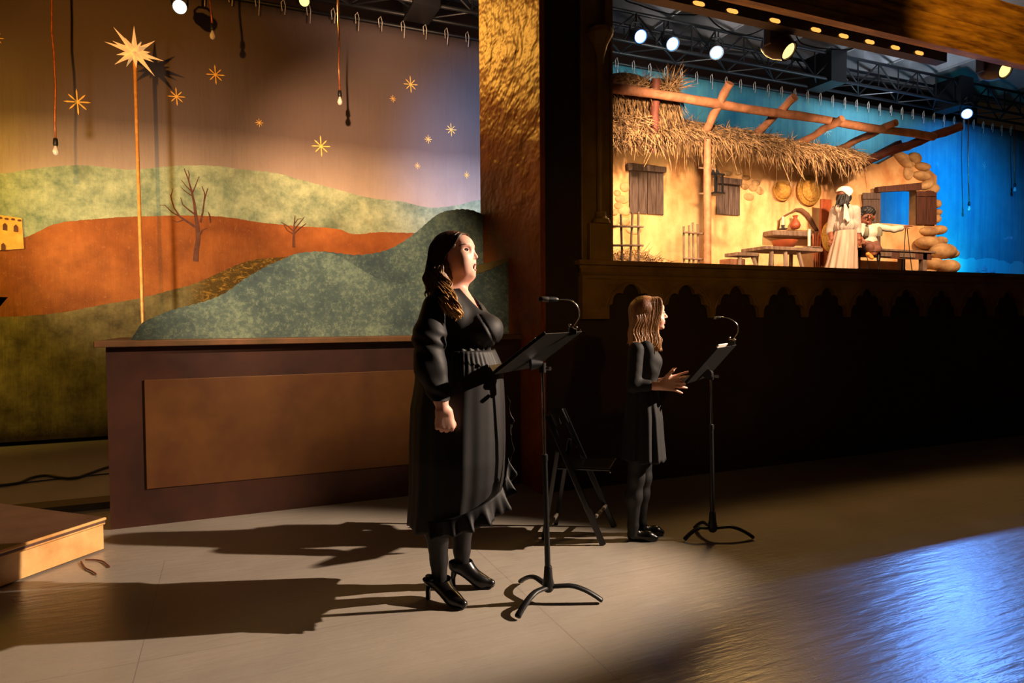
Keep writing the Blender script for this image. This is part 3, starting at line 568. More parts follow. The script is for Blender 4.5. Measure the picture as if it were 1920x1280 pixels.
shutter('open grey shutter left of the blue window opening', [(1619, 362, 1635, 470, 0), (1635, 362, 1652, 470, 0), (1619, 361, 1652, 373, 0)], None, HV-.05)
shutter('dark red-brown shutter right of the blue window opening', [(1719, 358, 1737, 420, 0), (1737, 357, 1757, 421, 0), (1719, 358, 1757, 368, 0)], [(1646, 350), (1728, 342), (1729, 356), (1647, 360)], HV-.05, 'brownplank')
# logs of the roof frame
def log(label, a, b, r, m='log', n=9):
    a = np.array(a); b = np.array(b); k = 14; P = [a+(b-a)*i/(k-1)+V3(0, .006*math.sin(i*1.7+a[0]), .008*math.sin(i*1.3+a[0]*3)) for i in range(k)]
    R = [r*(1+.07*math.sin(i*2.2+a[0]*5)) for i in range(k)]
    return tag(MB().tube(P, R, 16).build('roof_log', M[m], None, base=a, smooth=60), label, 'log')
log('long horizontal log running the whole length in front of the hut roof', PV(1100, 157, 6.3), PV(1751, 257, 6.3), .052)
def raft(label, top, low, r, v0=6.12, m='log'):
    A = PV(*top, v0); B = PU(*low, A[0]); 
    if B[1] > 7.4 or B[1] < v0: B = PV(*low, 6.9)
    dd = B-A; log(label, A, A+dd*1.15, r, m)
A = PV(1229, 149, 6.42); log('upright log rising through the straw at the left end of the roof', A, PV(1225, 285, 6.55), .052, 'darklog')  # darker log material stands in for the shade on this upright
raft('slanting roof log nearest the upright post, its cut end up', (1368, 155), (1327, 238), .05)
raft('slanting roof log, second of the row from the left', (1490, 182), (1412, 256), .05)
raft('slanting roof log, third of the row from the left', (1580, 222), (1482, 279), .048)
raft('slanting roof log, fourth of the row from the left', (1681, 229), (1562, 284), .047)
raft('dark red slanting log at the right end of the hut roof', (1802, 236), (1625, 300), .06, m='darklog')
quadbox([(1618, 300), (1690, 262), (1692, 270), (1620, 316)], 7.0, .1, 'brownplank', thing('roof_board', 'dark board lying along the slope at the right end of the roof', 'board', PV(1650, 290, 7.0)))
tag(MB().tube([PV(1326.5, 262, 6.35), PV(1326, 340, 6.35), PV(1326.5, 420, 6.35), V3(PV(1326, 497, 6.35)[0], 6.35, FZ)], [.042, .045, .044, .047], 16).build('roof_post', M['log'], None, base=(PV(1326, 497, 6.35)[0], 6.35, FZ), smooth=60), 'upright round post holding up the thatched eaves', 'post')
# thatch
def blades(mb, n, src, length, w=(.0028, .0058)):
    for _ in range(n):
        p, d = src(); L = rng.uniform(*length); d = d/np.linalg.norm(d); s_ = np.cross(d, V3(rng.normal(), rng.normal(), rng.normal())); s_ /= np.linalg.norm(s_)+1e-6
        ww = rng.uniform(*w); b_ = V3(rng.normal()*.12, rng.normal()*.12, -.12)*L; q = [p, p+d*L*.5+b_*.3, p+d*L+b_]
        mb.add([q[0]-s_*ww, q[0]+s_*ww, q[1]+s_*ww, q[1]-s_*ww, q[2]+s_*ww*.25, q[2]-s_*ww*.25], [(0, 1, 2, 3), (3, 2, 4, 5)])
T = [(1236, 232), (1290, 236), (1330, 245), (1400, 254), (1450, 266), (1500, 277), (1560, 286), (1615, 300)]
Bt = [(1236, 262), (1290, 266), (1330, 270), (1400, 280), (1450, 290), (1500, 299), (1560, 305), (1620, 314)]
ct_ = dens(T, 5); cb_ = dens(Bt, 5)
th = thing('thatch', 'ragged straw thatch with hanging fringe along the hut eaves', 'thatch', PV(1400, 260, 6.5))
vs = []; fs = []
for i, (a, b) in enumerate(zip(ct_, cb_)):
    A = PV(*a, 6.95); B = PV(b[0], b[1]-12, 6.45); A2 = A-V3(0, 0, .16); B2 = B+V3(0, .05, -.04); M1 = (A+B)/2+V3(0, 0, .09)
    vs += [A, M1, B, B2, A2]
k = len(ct_)
for i in range(k-1):
    for j in range(5): fs.append((i*5+j, i*5+(j+1) % 5, (i+1)*5+(j+1) % 5, (i+1)*5+j))
fs += [(0, 1, 2, 3, 4), tuple((k-1)*5+j for j in range(5))]
MB().add(vs, fs).build('matted_straw', M['thatchbase'], th, smooth=True)
mb = MB()
def s1():
    i = rng.uniform(0, k-1.01); j = int(i); f_ = i-j; w_ = rng.random(); a = np.array(ct_[j])*(1-f_)+np.array(ct_[j+1])*f_; b = np.array(cb_[j])*(1-f_)+np.array(cb_[j+1])*f_
    A = PV(*a, 6.95); B = PV(b[0], b[1]-14, 6.43); p = A*(1-w_)+B*w_+V3(0, 0, .09*math.sin(w_*3.14)+rng.uniform(-.03, .03))
    return p, V3(rng.normal()*.45, -.7+rng.normal()*.3, -.75+rng.normal()*.35)
blades(mb, 5600, s1, (.07, .2))
def s2():
    i = rng.uniform(0, 1)**1.25*(k-1.01); j = int(i); a = cb_[j]; p = PV(a[0]+rng.uniform(-8, 8), a[1]-14, 6.42+rng.random()*.1); return p, V3(rng.normal()*.33, -.15, -1)
blades(mb, 640, s2, (.1, .28)); blades(mb, 90, s2, (.28, .5), (.004, .007))
def s3():
    i = rng.uniform(0, k-1.01); j = int(i); a = ct_[j]; p = PV(a[0], a[1]+4, 6.9); return p, V3(rng.normal()*.9, rng.normal()*.4, .75+rng.normal()*.3)
blades(mb, 420, s3, (.08, .28), (.003, .006))
tag(mb.build('straw', M['straw'], th), None, None) if False else None
o = mb.build('straw', M['straw'], th); o['kind'] = 'stuff'
th = thing('thatch', 'thick hanging clump of straw behind the log at the left end of the roof', 'thatch', PV(1200, 200, 6.5))
MB().ball(PV(1180, 205, 6.75), (.6, .18, .42), 20, 12).ball(PV(1240, 215, 6.75), (.28, .15, .4), 20, 12).build('matted_straw', M['thatchbase'], th, smooth=True)
mb = MB()
def s4():
    x = rng.uniform(1135, 1272); y = rng.uniform(158, 245-(max(0, x-1250)*1.5)); return PV(x, y, 6.52+rng.random()*.22), V3(rng.normal()*.28, -.12+rng.normal()*.1, -1)
blades(mb, 4600, s4, (.1, .3))
def s5():
    x = rng.choice([rng.uniform(1140, 1216), rng.uniform(1243, 1275)]); y = rng.uniform(150, 172); return PV(x, y, 6.38+rng.random()*.3), V3(rng.normal()*1.0, rng.normal()*.6, .35+rng.normal()*.6)
blades(mb, 620, s5, (.08, .3))
def s6():
    x = rng.uniform(1140, 1215); y = rng.uniform(215, 262); return PV(x, y, 6.4+rng.random()*.1), V3(rng.normal()*.8, -.2, -.5+rng.normal()*.5)
blades(mb, 500, s6, (.1, .26))
o = mb.build('straw', M['straw'], th); o['kind'] = 'stuff'
# hay heap and lattices
th = thing('hay_heap', 'heap of pale hay on the stage floor behind the left lattice', 'hay', (PV(1185, 500, 6.9)[0], 6.9, FZ))
HH = PV(1165, 472, 6.85)[2]-FZ; MB().ball((PV(1175, 500, 6.9)[0], 6.9, FZ+.02), (.62, .2, HH*.93), 20, 10).build('mound', M['straw'], th, smooth=True)
mb = MB()
def s7():
    p = PV(1175, 500, 6.9); a = rng.uniform(-.6, .6); h = HH*1.02*(1-(a/.66)**2)**.5; return V3(p[0]+a, 6.72+rng.random()*.25, FZ+rng.uniform(0, 1)*h), V3(rng.normal(), -.4+rng.normal()*.4, rng.normal()*.6+.15)
blades(mb, 2200, s7, (.07, .2), (.003, .006)); o = mb.build('hay', M['straw'], th); o['kind'] = 'stuff'
def lattice(label, v, ups, rails, m='greywood'):
    p = PV(ups[0][0], 500, v); th = thing('lattice_fence', label, 'fence', (p[0], v, FZ))
    for x0, y0, x1 in ups:
        B = PV(x1, 495, v); B[2] = FZ; MB().tube([B, PV(x0, y0, v)], .013, 8).build('upright', M[m], th)
    for x0, y0, x1, y1 in rails: MB().tube([PV(x0, y0, v-.035), PV(x1, y1, v-.035)], .012, 8).build('rail', M[m], th)
lattice('grey stick lattice in front of the hay at the left', 6.2, [(1147, 405, 1148), (1164, 402, 1168), (1186, 398, 1180), (1197, 397, 1198)], [(1143, 424, 1206, 425), (1143, 460, 1206, 460)])
lattice('narrow stick lattice leaning left of the roof post', 6.5, [(1282, 424, 1283), (1292, 422, 1293), (1299, 417, 1301), (1308, 420, 1311)], [(1281, 435, 1319, 438), (1281, 484, 1319, 486)])
# lantern on the post
th = thing('lantern', 'dark square lantern hung on the roof post beside the small shutter', 'lantern', PV(1342, 345, 6.4))
c = PV(1342, 346, 6.38); mb = MB()
for sx in (-1, 1):
    for sy in (-1, 1): mb.box(c+V3(sx*.055-.009, sy*.055-.009, -.10), c+V3(sx*.055+.009, sy*.055+.009, .10))
mb.box(c+V3(-.075, -.075, -.12), c+V3(.075, .075, -.1)).box(c+V3(-.075, -.075, .10), c+V3(.075, .075, .12)); mb.build('frame', M['black'], th)
MB().lathe(c+V3(0, 0, .12), [(.08, 0), (.05, .03), (.02, .06)], 4).build('cap', M['black'], th)
MB().tube([c+V3(-.25, 0, .18), c+V3(0, 0, .18)], .01, 6).build('bracket', M['greywood'], th); MB().tube([c+V3(-.25, 0, -.12), c+V3(-.05, 0, -.12)], .01, 6).build('bracket', M['greywood'], th)
# hats and niche
def disc(name, label, cat, px, py, rx, ry, v=HV-.04, kind=0):
    c = PV(px, py, v); R = abs(PV(px+rx, py, v)[0]-PV(px-rx, py, v)[0])/2; rz = abs(PV(px, py+ry, v)[2]-PV(px, py-ry, v)[2])/2; th = thing(name, label, cat, c); mb = MB(); n = 28
    prof = [(1, .02), (1.02, 0), (1, -.02), (.72, -.02), (.66, -.05), (.45, -.075), (.0001, -.085)] if kind else [(1, .02), (1, 0), (.8, -.045), (.5, -.08), (.2, -.10), (.0001, -.105)]
    vs = [(c[0]+R*r*math.cos(t_), v+h, c[2]+rz*r*math.sin(t_)) for r, h in prof for t_ in np.linspace(0, 2*math.pi, n, endpoint=False)]
    fs = [(i*n+j, i*n+(j+1) % n, (i+1)*n+(j+1) % n, (i+1)*n+j) for i in range(len(prof)-1) for j in range(n)]+[tuple(range(n))]
    mb.add(vs, fs).build('woven_body', M['wicker'], th, smooth=True)
    for q in ((1.0, 0), (.70, -.028)) if kind else ((1.0, 0),): MB().tube([(c[0]+R*q[0]*math.cos(t_), v+q[1], c[2]+rz*q[0]*math.sin(t_)) for t_ in np.linspace(0, 6.283, 30)], .013, 6).build('rim', M['wicker'], th, smooth=True)
disc('woven_basket', 'small round woven basket hanging on the hut wall', 'basket', 1467, 358, 15.5, 17)
disc('woven_basket', 'large round woven basket with a raised middle hanging on the hut wall', 'basket', 1517, 357, 21, 27, kind=1)
th = thing('wall_niche', 'arched recess with a thick wooden shelf in the hut wall', 'niche', PV(1490, 430, HV-.1))
M['shade'] = mat('recess_shade_brown', (.45, .3, .2), (.36, .24, .16), .9, sc=6)
arch = [(1459, 430), (1462, 412), (1470, 405), (1482, 399), (1492, 393), (1502, 394), (1512, 402), (1520, 414), (1527, 426), (1532, 432)]
MB().prism([PV(x, y, HV-.012) for x, y in arch], (0, .01, 0)).build('recess', M['plaster'], th)
MB().tube([PV(x, y, HV-.03) for x, y in arch[3:]], [.01, .02, .035, .04, .035, .03, .02], 8).build('arch_shade', M['shade'], th, smooth=True); MB().tube([PV(x, y, HV-.02) for x, y in arch[:4]], .012, 8).build('arch_shade', M['shade'], th, smooth=True)  # brown tubes put the shade of the recess edge into colour
MB().hexa([PV(x, y, HV-.2) for x, y in ((1450, 431), (1534, 433), (1535, 444), (1450, 441))], (0, .2, 0)).build('shelf', M['greywood'], th, bevel=.015)
def candle(label, px, y0, y1, v):
    a = PV(px, y0, v); b = PV(px, y1, v); th = thing('candle', label, 'candle', b)
    MB().tube([b+V3(0, 0, .05), a], .016, 10).build('wax', M['wax'], th, smooth=50); MB().lathe(b, [(.06, 0), (.062, .012), (.02, .016), (.022, .05), (.03, .055), (.028, .06)], 14).build('holder', M['black'], th, smooth=40)
candle('white candle in a dark holder on the niche shelf', 1468, 406, 430, HV-.1)
def vase(label, px, y0, y1, v, s=1):
    b = PV(px, y1, v); H = PV(px, y0, v)[2]-b[2]; tag(MB().lathe(b, [(.03, 0), (.06*s, .1*H), (.075*s, .3*H), (.06*s, .5*H), (.03, .72*H), (.026, .85*H), (.04, H), (.034, H)], 20).build('clay_vase', M['clay'], None, base=b, smooth=60), label, 'vase')
vase('red clay vase with a narrow neck on the niche shelf', 1491, 404, 430, HV-.1)
# table, stool, bowl
def trestle(name, label, cat, v, top, legs, th_=.045, dep=.45, m='greywood'):
    A = PV(*top[0], v); B = PV(*top[1], v); z = (A[2]+B[2])/2; th = thing(name, label, cat, ((A[0]+B[0])/2, v, FZ))
    MB().box((A[0], v, z-th_), (B[0], v+dep, z)).build('top', M[m], th, bevel=.006)
    for x0, x1, bk in legs:
        a = PV(x0, top[0][1], v); b = PV(x1, 495, v); MB().tube([(b[0], v+.02+bk*(dep-.04)-(.04 if not bk else -.04), FZ), (a[0], v+.05+bk*(dep-.1), z-th_)], [.022, .027], 8).build('leg', M[m], th)
    return th, z, A, B
TV = 6.45
_, tz, tA, tB = trestle('work_table', 'rough wooden table on splayed legs under the niche', 'table', TV, ((1437, 465), (1543, 461)), [(1452, 1446, 0), (1462, 1467, 1), (1478, 1472, 0), (1502, 1513, 0), (1490, 1492, 1), (1528, 1534, 1)])
trestle('stool', 'small three-legged wooden stool left of the table', 'stool', TV+.05, ((1383, 473), (1424, 473)), [(1393, 1385, 0), (1408, 1408, 1), (1417, 1432, 0)], dep=.24)
c = V3(PV(1473, 455, TV+.2)[0], TV+.22, tz); tag(MB().lathe(c, [(.07, 0), (.13, .03), (.16, .09), (.165, .11), (.15, .105), (.11, .04), (.03, .02)], 24).build('clay_bowl', M['clay'], None, base=c, smooth=60), 'wide red clay bowl standing on the rough table', 'bowl')
c = V3(PV(1518, 458, TV+.15)[0], TV+.15, tz); tag(MB().lathe(c, [(.08, 0), (.15, .012), (.15, .02), (.08, .014)], 24).build('flat_plate', M['greywood'], None, base=c, smooth=60), 'flat plate under the candle at the right end of the table', 'plate')
b = V3(c[0]-.01, c[1], tz+.016); th = thing('candle', 'white candle standing on the plate at the right end of the table', 'candle', b); MB().tube([b, V3(b[0], b[1], PV(1513, 429, b[1])[2])], .019, 10).build('wax', M['wax'], th, smooth=50); MB().lathe(b, [(.045, 0), (.045, .008), (.022, .012), (.022, .025)], 14).build('holder', M['black'], th)
# leaning board, basket, tall poles, crate
tag(MB().hexa([PV(x, y, 6.95) for x, y in ((1541, 372), (1560, 374), (1556, 498), (1538, 498))], (0, .04, 0)).build('leaning_board', M['clay'], None, base=PV(1548, 498, 6.95), bevel=.01), 'tall red-brown board leaning on the wall behind the standing puppet', 'board')
disc('round_tray', 'large round woven tray standing behind the skirt of the standing puppet', 'tray', 1556, 444, 14, 27, 6.8, 1)
tb = thing('tool_bundle', 'bundle of thin upright sticks leaning right of the table', 'sticks', (PV(1528, 498, 6.9)[0], 6.9, FZ))
for i, (x0, x1, y0) in enumerate([(1524, 1527, 438), (1529, 1530, 434), (1534, 1532, 440), (1538, 1535, 446)]): MB().tube([V3(PV(x1, 498, 6.9)[0], 6.88, FZ), PV(x0, y0, 6.93)], .012, 6).build('stick', M['clay'], tb)
tag(MB().box((PV(1370, 480, 6.9)[0], 6.9, FZ), (PV(1398, 480, 6.9)[0], 7.12, PV(1370, 484, 6.9)[2])).build('crate', M['log'], None, base=(PV(1385, 490, 6.9)[0], 6.95, FZ), bevel=.01), 'low pale wooden crate on the floor behind the stool', 'crate')
# bench by the window
BVn = 6.6; A = PV(1604, 471, BVn); B = PV(1756, 468, BVn); z = PV(1680, 467, BVn)[2]
bn = thing('work_bench', 'long grey wooden work bench below the blue window opening', 'bench', ((A[0]+B[0])/2, BVn, FZ))
MB().box((A[0], BVn, z-.03), (B[0], BVn+.45, z)).build('top', M['greywood'], bn, bevel=.006)
MB().box((A[0]+.03, BVn+.02, z-.13), (B[0]-.08, BVn+.05, z-.03)).build('apron', M['brownplank'], bn)
for x0, x1 in ((1643, 1673), (1688, 1717)): MB().box((PV(x0, 470, BVn)[0], BVn+.005, z-.11), (PV(x1, 470, BVn)[0], BVn+.02, z-.045)).build('drawer_front', M['greywood'], bn, bevel=.004)
for x in (1612, 1737):
    u = PV(x, 490, BVn)[0]
    for dv in (.02, .36): MB().box((u-.045, BVn+dv, FZ), (u+.045, BVn+dv+.07, z-.03)).build('leg', M['greywood'], bn, bevel=.004)
MB().box((A[0]+.1, BVn+.3, FZ+.08), (B[0]-.15, BVn+.33, FZ+.16)).build('rail', M['greywood'], bn)
mb = MB()
def s8():
    x = rng.uniform(1560, 1790); return PV(x, 505+rng.uniform(0, 6), 6.4+rng.random()*.3)*V3(1, 1, 0)+V3(0, 0, FZ+rng.random()*.02), V3(rng.normal(), rng.normal()*.5, abs(rng.normal())*.5)
blades(mb, 600, s8, (.06, .22), (.003, .006)); tag(mb.build('scattered_hay', M['straw'], None, base=(8.5, 6.5, FZ)), 'loose hay scattered on the stage floor under the bench', 'hay', kind='stuff')
# ================================================================== sculpting: smooth unions on a grid, meshed with surface nets
def seg(op, P):
    k = op[0]
    if k == 'cap':
        _, a, b, ra, rb = op[:5]; a = np.array(a, float); b = np.array(b, float); ba = b-a; L = ba@ba+1e-12
        t = np.clip(((P-a)@ba)/L, 0, 1); return np.linalg.norm(P-a-t[..., None]*ba, axis=-1)-(ra+(rb-ra)*t)
    _, c, r = op[:3]; q = P-np.array(c, float); R = op[4] if len(op) > 4 and op[4] is not None else None
    if R is not None: q = q@R
    r = np.array(r, float); k0 = np.linalg.norm(q/r, axis=-1); k1 = np.linalg.norm(q/(r*r), axis=-1)+1e-9
    return k0*(k0-1)/k1
def K(op, d=.02):
    return op[5] if op[0] == 'cap' and len(op) > 5 else (op[3] if op[0] != 'cap' and len(op) > 3 and op[3] is not None else d)
def bbox(op):
    if op[0] == 'cap': a, b = np.array(op[1], float), np.array(op[2], float); r = max(op[3], op[4]); return np.minimum(a, b)-r, np.maximum(a, b)+r
    c = np.array(op[1], float); r = max(op[2]) if len(op) > 4 and op[4] is not None else np.array(op[2], float); return c-r, c+r
def cap(a, b, ra, rb, k=.02): return ('cap', a, b, ra, rb, k)
def ell(c, r, k=.02, R=None, mode='ell'): return (mode, c, r, k, R)
def cut_(c, r, k=.005, R=None): return ('cut', c, r, k, R)
def field(ops, lo, hi, h, infl=0.0, post=None):
    lo = np.array(lo, float); hi = np.array(hi, float); n = np.ceil((hi-lo)/h).astype(int)+1
    ax = [lo[i]+h*np.arange(n[i]) for i in range(3)]; f = np.full(tuple(n), .2)
    for op in ops:
        k = K(op); a, b = bbox(op); pad = k+3*h+abs(infl)+.01
        i0 = np.clip(np.floor((a-pad-lo)/h).astype(int), 0, n); i1 = np.clip(np.ceil((b+pad-lo)/h).astype(int)+1, 0, n)
        if (i1 <= i0).any(): continue
        sl = tuple(slice(i0[i], i1[i]) for i in range(3)); P = np.stack(np.meshgrid(*[ax[i][sl[i]] for i in range(3)], indexing='ij'), -1)
        g = f[sl]; d = seg(op if op[0] != 'cut' else ('ell',)+tuple(op[1:]), P)
        if op[0] == 'cut': d = -(d); hh = np.maximum(k-np.abs(g-d), 0)/k; f[sl] = np.maximum(g, d)+hh*hh*k/4
        else: d = d-infl; hh = np.maximum(k-np.abs(g-d), 0)/max(k, 1e-6); f[sl] = np.minimum(g, d)-hh*hh*k/4
    if post:
        P = np.stack(np.meshgrid(*ax, indexing='ij'), -1); f = post(f, P)
    return f, lo, h
def nets(f, lo, h, mb):
    s = f < 0; X, Y, Z = f.shape
    c = [(i, j, k) for i in (0, 1) for j in (0, 1) for k in (0, 1)]
    vw = lambda a, o: a[o[0]:X-1+o[0], o[1]:Y-1+o[1], o[2]:Z-1+o[2]]
    cnt = sum(vw(s, o).astype(np.int8) for o in c); act = (cnt > 0) & (cnt < 8); I = np.argwhere(act)
    if len(I) == 0: return mb
    idx = np.full(act.shape, -1); idx[act] = np.arange(len(I)); acc = np.zeros((len(I), 3)); num = np.zeros(len(I))
    for a in c:
        for ax in range(3):
            if a[ax] == 0:
                b = list(a); b[ax] = 1; fa = f[I[:, 0]+a[0], I[:, 1]+a[1], I[:, 2]+a[2]]; fb = f[I[:, 0]+b[0], I[:, 1]+b[1], I[:, 2]+b[2]]
                m = (fa < 0) != (fb < 0); t = np.where(m, fa/(fa-fb+1e-12*(fa == fb)), 0); p = np.tile(np.array(a, float), (len(I), 1)); p[:, ax] += t; acc += p*m[:, None]; num += m
    V = lo+h*(I+acc/num[:, None]); F = []
    for ax in range(3):
        o1, o2 = (ax+1) % 3, (ax+2) % 3
        A = s; sl0 = [slice(1, -1)]*3; sl1 = [slice(1, -1)]*3; sl0[ax] = slice(0, -1); sl1[ax] = slice(1, None)
        a = A[tuple(sl0)]; b = A[tuple(sl1)]
        for inside_first, m in ((True, a & ~b), (False, ~a & b)):
            E = np.argwhere(m); off = np.array([1, 1, 1]); off[ax] = 0; E = E+off
            if len(E) == 0: continue
            def cell(d1, d2):
                q = E.copy(); q[:, o1] += d1; q[:, o2] += d2; return idx[q[:, 0], q[:, 1], q[:, 2]]
            q = np.stack([cell(-1, -1), cell(0, -1), cell(0, 0), cell(-1, 0)], 1)
            if not inside_first: q = q[:, ::-1]
            F.append(q[(q >= 0).all(1)])
    F = np.concatenate(F)
    # two light smoothing passes
    for _ in range(2):
        S = np.zeros_like(V); n_ = np.zeros(len(V))
        for a, b in ((0, 1), (1, 2), (2, 3), (3, 0)):
            np.add.at(S, F[:, a], V[F[:, b]]); np.add.at(S, F[:, b], V[F[:, a]]); np.add.at(n_, F[:, a], 1); np.add.at(n_, F[:, b], 1)
        V = V*.5+.5*S/np.maximum(n_, 1)[:, None]
    return mb.add(V.tolist(), F.tolist())
def sculpt(ops, lo, hi, h, mb=None, infl=0.0, post=None):
    f, lo, h = field(ops, lo, hi, h, infl, post); return nets(f, lo, h, mb or MB())
def rotm(ax, deg):
    a = math.radians(deg); c, s = math.cos(a), math.sin(a)
    return np.array({'x': [[1, 0, 0], [0, c, -s], [0, s, c]], 'y': [[c, 0, s], [0, 1, 0], [-s, 0, c]], 'z': [[c, -s, 0], [s, c, 0], [0, 0, 1]]}[ax])
def unit(v): v = np.array(v, float); return v/np.linalg.norm(v)
def rod(v, ax, a): ax = unit(ax); return v*math.cos(a)+np.cross(ax, v)*math.sin(a)+ax*(ax@v)*(1-math.cos(a))
def hand(W, A, N, S, s=1.0, curl=((10, 15, 10),)*4, fan=(8, 2, -4, -10), thumb=(.75, .6, 0), fat=1.0, tcurl=10):
    """a hand: wrist W, axis A to the fingers, N the back of the hand, S towards the thumb"""
    A, N = unit(A), unit(N); S = unit(S-A*(np.array(S)@A)); ops = []; L = (.088, .090, .085, .076); off = (.030, .010, -.011, -.030)
    for i in range(4):
        Kn = W+A*L[i]*s+S*off[i]*s; ops.append(cap(W+A*.012*s+S*off[i]*.55*s, Kn, .0155*s*fat, .0115*s*fat, .014*s))
        d = rod(A, N, math.radians(fan[i])) if True else A
        d = unit(A*math.cos(math.radians(fan[i]))+S*math.sin(math.radians(fan[i]))); ax = np.cross(d, N); p = Kn
        ph = [(.043, .026, .022), (.047, .030, .024), (.044, .028, .023), (.034, .021, .020)][i]; r = (.0102, .0095, .0088, .0076)
        tot = 0
        for j in range(3):
            tot += curl[i][j]; dj = rod(d, ax, -math.radians(tot)) ; q = p+dj*ph[j]*s
            ra = (.0104, .0107, .0100, .0090)[i]*s*fat; ops.append(cap(p, q, ra*(1-.10*j), ra*(.92-.10*j), .003*s)); p = q
    B = W+A*.022*s+S*.022*s; d1 = unit(A*thumb[0]+S*thumb[1]-N*thumb[2]*1.0); q = B+d1*.045*s; ops.append(cap(B, q, .017*s*fat, .0125*s*fat, .012*s))
    ax = np.cross(S, A); d2 = rod(d1, ax, -math.radians(tcurl)) if tcurl else d1; q2 = q+d2*.032*s; ops.append(cap(q, q2, .0118*s*fat, .011*s*fat, .004*s)); q3 = q2+rod(d2, ax, -math.radians(tcurl))*.024*s; ops.append(cap(q2, q3, .0112*s*fat, .0085*s*fat, .003*s))
    return ops
# ------------------------------------------------------------------ materials of the people
def skin(name, c, c2):
    t = NT(name); P = t.pos(True); n = t.noise(P, 14, 4); t.bump(t.noise(P, 160, 3), .08, .002); m = t.out(t.mix(t.band(n, .35, .65), lin(c), lin(c2)), .48, 0, .4)
    t.b.inputs['Subsurface Weight'].default_value = .12; t.b.inputs['Subsurface Radius'].default_value = (.012, .005, .003); t.b.inputs['Subsurface Scale'].default_value = 1; return m
M['skin'] = skin('fair_skin', (.93, .73, .64), (.90, .66, .58)); M['lips'] = mat('rose_lips', (.76, .42, .40), None, .35); M['mouth'] = mat('mouth_inside', (.26, .05, .05), None, .9, spec=.05)
M['teeth'] = mat('teeth', (.9, .87, .82), None, .3); M['eyewhite'] = mat('eye_white', (.85, .82, .8), None, .15); M['iris'] = mat('dark_iris', (.2, .16, .13), None, .2); M['lash'] = mat('black_lashes', (.06, .04, .04), None, .6); M['brow'] = mat('brown_eyebrow', (.45, .29, .2), None, .8)
M['crepe'] = mat('black_crepe', (.092, .082, .088), (.074, .066, .074), .62, sc=50, bump=.12, bd=.002, spec=.35)
M['knit'] = mat('black_ribbed_knit', (.12, .115, .12), (.09, .088, .09), .75, sc=40, bump=.2, bd=.002, spec=.3)
M['tights'] = mat('black_tights', (.10, .09, .10), (.085, .075, .085), .6, sc=60, spec=.35)
M['leather'] = mat('black_leather', (.06, .055, .055), (.045, .04, .04), .28, sc=30, spec=.5)
def hairmat(name, dark, light, z0, z1):
    t = NT(name); P = t.pos(True); z = t.sep(P)[2]; n = t.noise(t.scale(P, (40, 40, 6)), 4, 5)
    zz = t.math('ADD', z, t.math('MULTIPLY', t.math('SUBTRACT', n, .5), .35)); c = t.mix(t.band(zz, z0, z1), lin(light), lin(dark))
    c = t.mix(t.math('MULTIPLY', t.band(n, .45, .7), .45), c, lin(tuple(x*.6 for x in dark))); t.bump(n, .5, .004); return t.out(c, .38, 0, .5)
def push(P, ells, m=1.02):
    out = []
    for p in P:
        p = np.array(p, float)
        for e_ in ells:
            c = np.array(e_[1]); rr = np.array(e_[2]); n_ = np.linalg.norm((p-c)/rr)
            if n_ < m: p = c+(p-c)*m/n_
        out.append(p)
    return out
# ================================================================== woman
D1 = 3.2388; WB = G(852, 1112); WB = V3(WB[0], D1, 0)
def W(px, py, dy=0.0): return PD(px, py, D1+dy)
wo = thing('person', 'woman with long wavy brown hair singing in a black ruffled wrap dress and heels', 'person', WB, turned=True)
m1 = D1/F_PX  # metres per pixel there
def HR(x, z): return V3(x, 0, z)
# head and neck
def cx(px, py, y=0): p = W(px, py); return V3(p[0], D1+y, p[2])
head = [ell(cx(848, 471), (.098, .076, .088), .02), ell(cx(866, 487), (.062, .066, .082), .03), ell(cx(868, 508), (.056, .058, .048), .02), ell(cx(869, 460), (.046, .062, .045), .02),
        ell(cx(873, 495, -.034), (.030, .030, .036), .04), ell(cx(873, 495, .034), (.030, .030, .036), .04), ell(cx(884.3, 517), (.021, .024, .018), .018), ell(cx(866, 523), (.05, .046, .024), .02),
        ell(cx(878.5, 461), (.020, .05, .013), .012), cap(cx(884.5, 466.5), cx(892.5, 481), .0065, .0095, .010), ell(cx(893.6, 482.8), (.0095, .0105, .0088), .006), ell(cx(889.5, 485, -.013), (.0098, .0068, .0068), .005), ell(cx(889.5, 485, .013), (.0098, .0068, .0068), .005),
        ell(cx(884.5, 494), (.019, .026, .012), .012), ell(cx(885.5, 508.5), (.017, .023, .010), .012),
        cut_(cx(885, 470.5, -.041), (.021, .015, .0105), .014), cut_(cx(885, 470.5, .041), (.021, .015, .0105), .014), cut_(cx(893, 502, 0), (.022, .019, .0125), .005), cut_(cx(893.5, 486.8, -.007), (.004, .003, .003), .002), 
        ell(cx(877.4, 470.3, -.036), (.0150, .0145, .0105), .006), ell(cx(877.4, 470.3, .036), (.0150, .0145, .0105), .006), cut_(cx(881.0, 471.0, -.0490), (.0125, .009, .0046), .002), cut_(cx(881.0, 471.0, .0490), (.0125, .009, .0046), .002), cap(cx(871, 464.5, -.047), cx(883.5, 462.5, -.030), .0075, .008, .008), cap(cx(871, 464.5, .047), cx(883.5, 462.5, .030), .0075, .008, .008), ell(cx(874, 483, -.045), (.02, .02, .018), .02), ell(cx(874, 483, .045), (.02, .02, .018), .02), 
        ell(cx(836, 484, -.077), (.016, .007, .026), .006), ell(cx(836, 484, .077), (.016, .007, .026), .006), cut_(cx(838, 483, -.085), (.008, .006, .014), .004)]
neck = [cap(cx(848, 512), cx(846, 556), .058, .064, .03), cap(cx(860, 530), cx(858, 556), .04, .05, .03)]
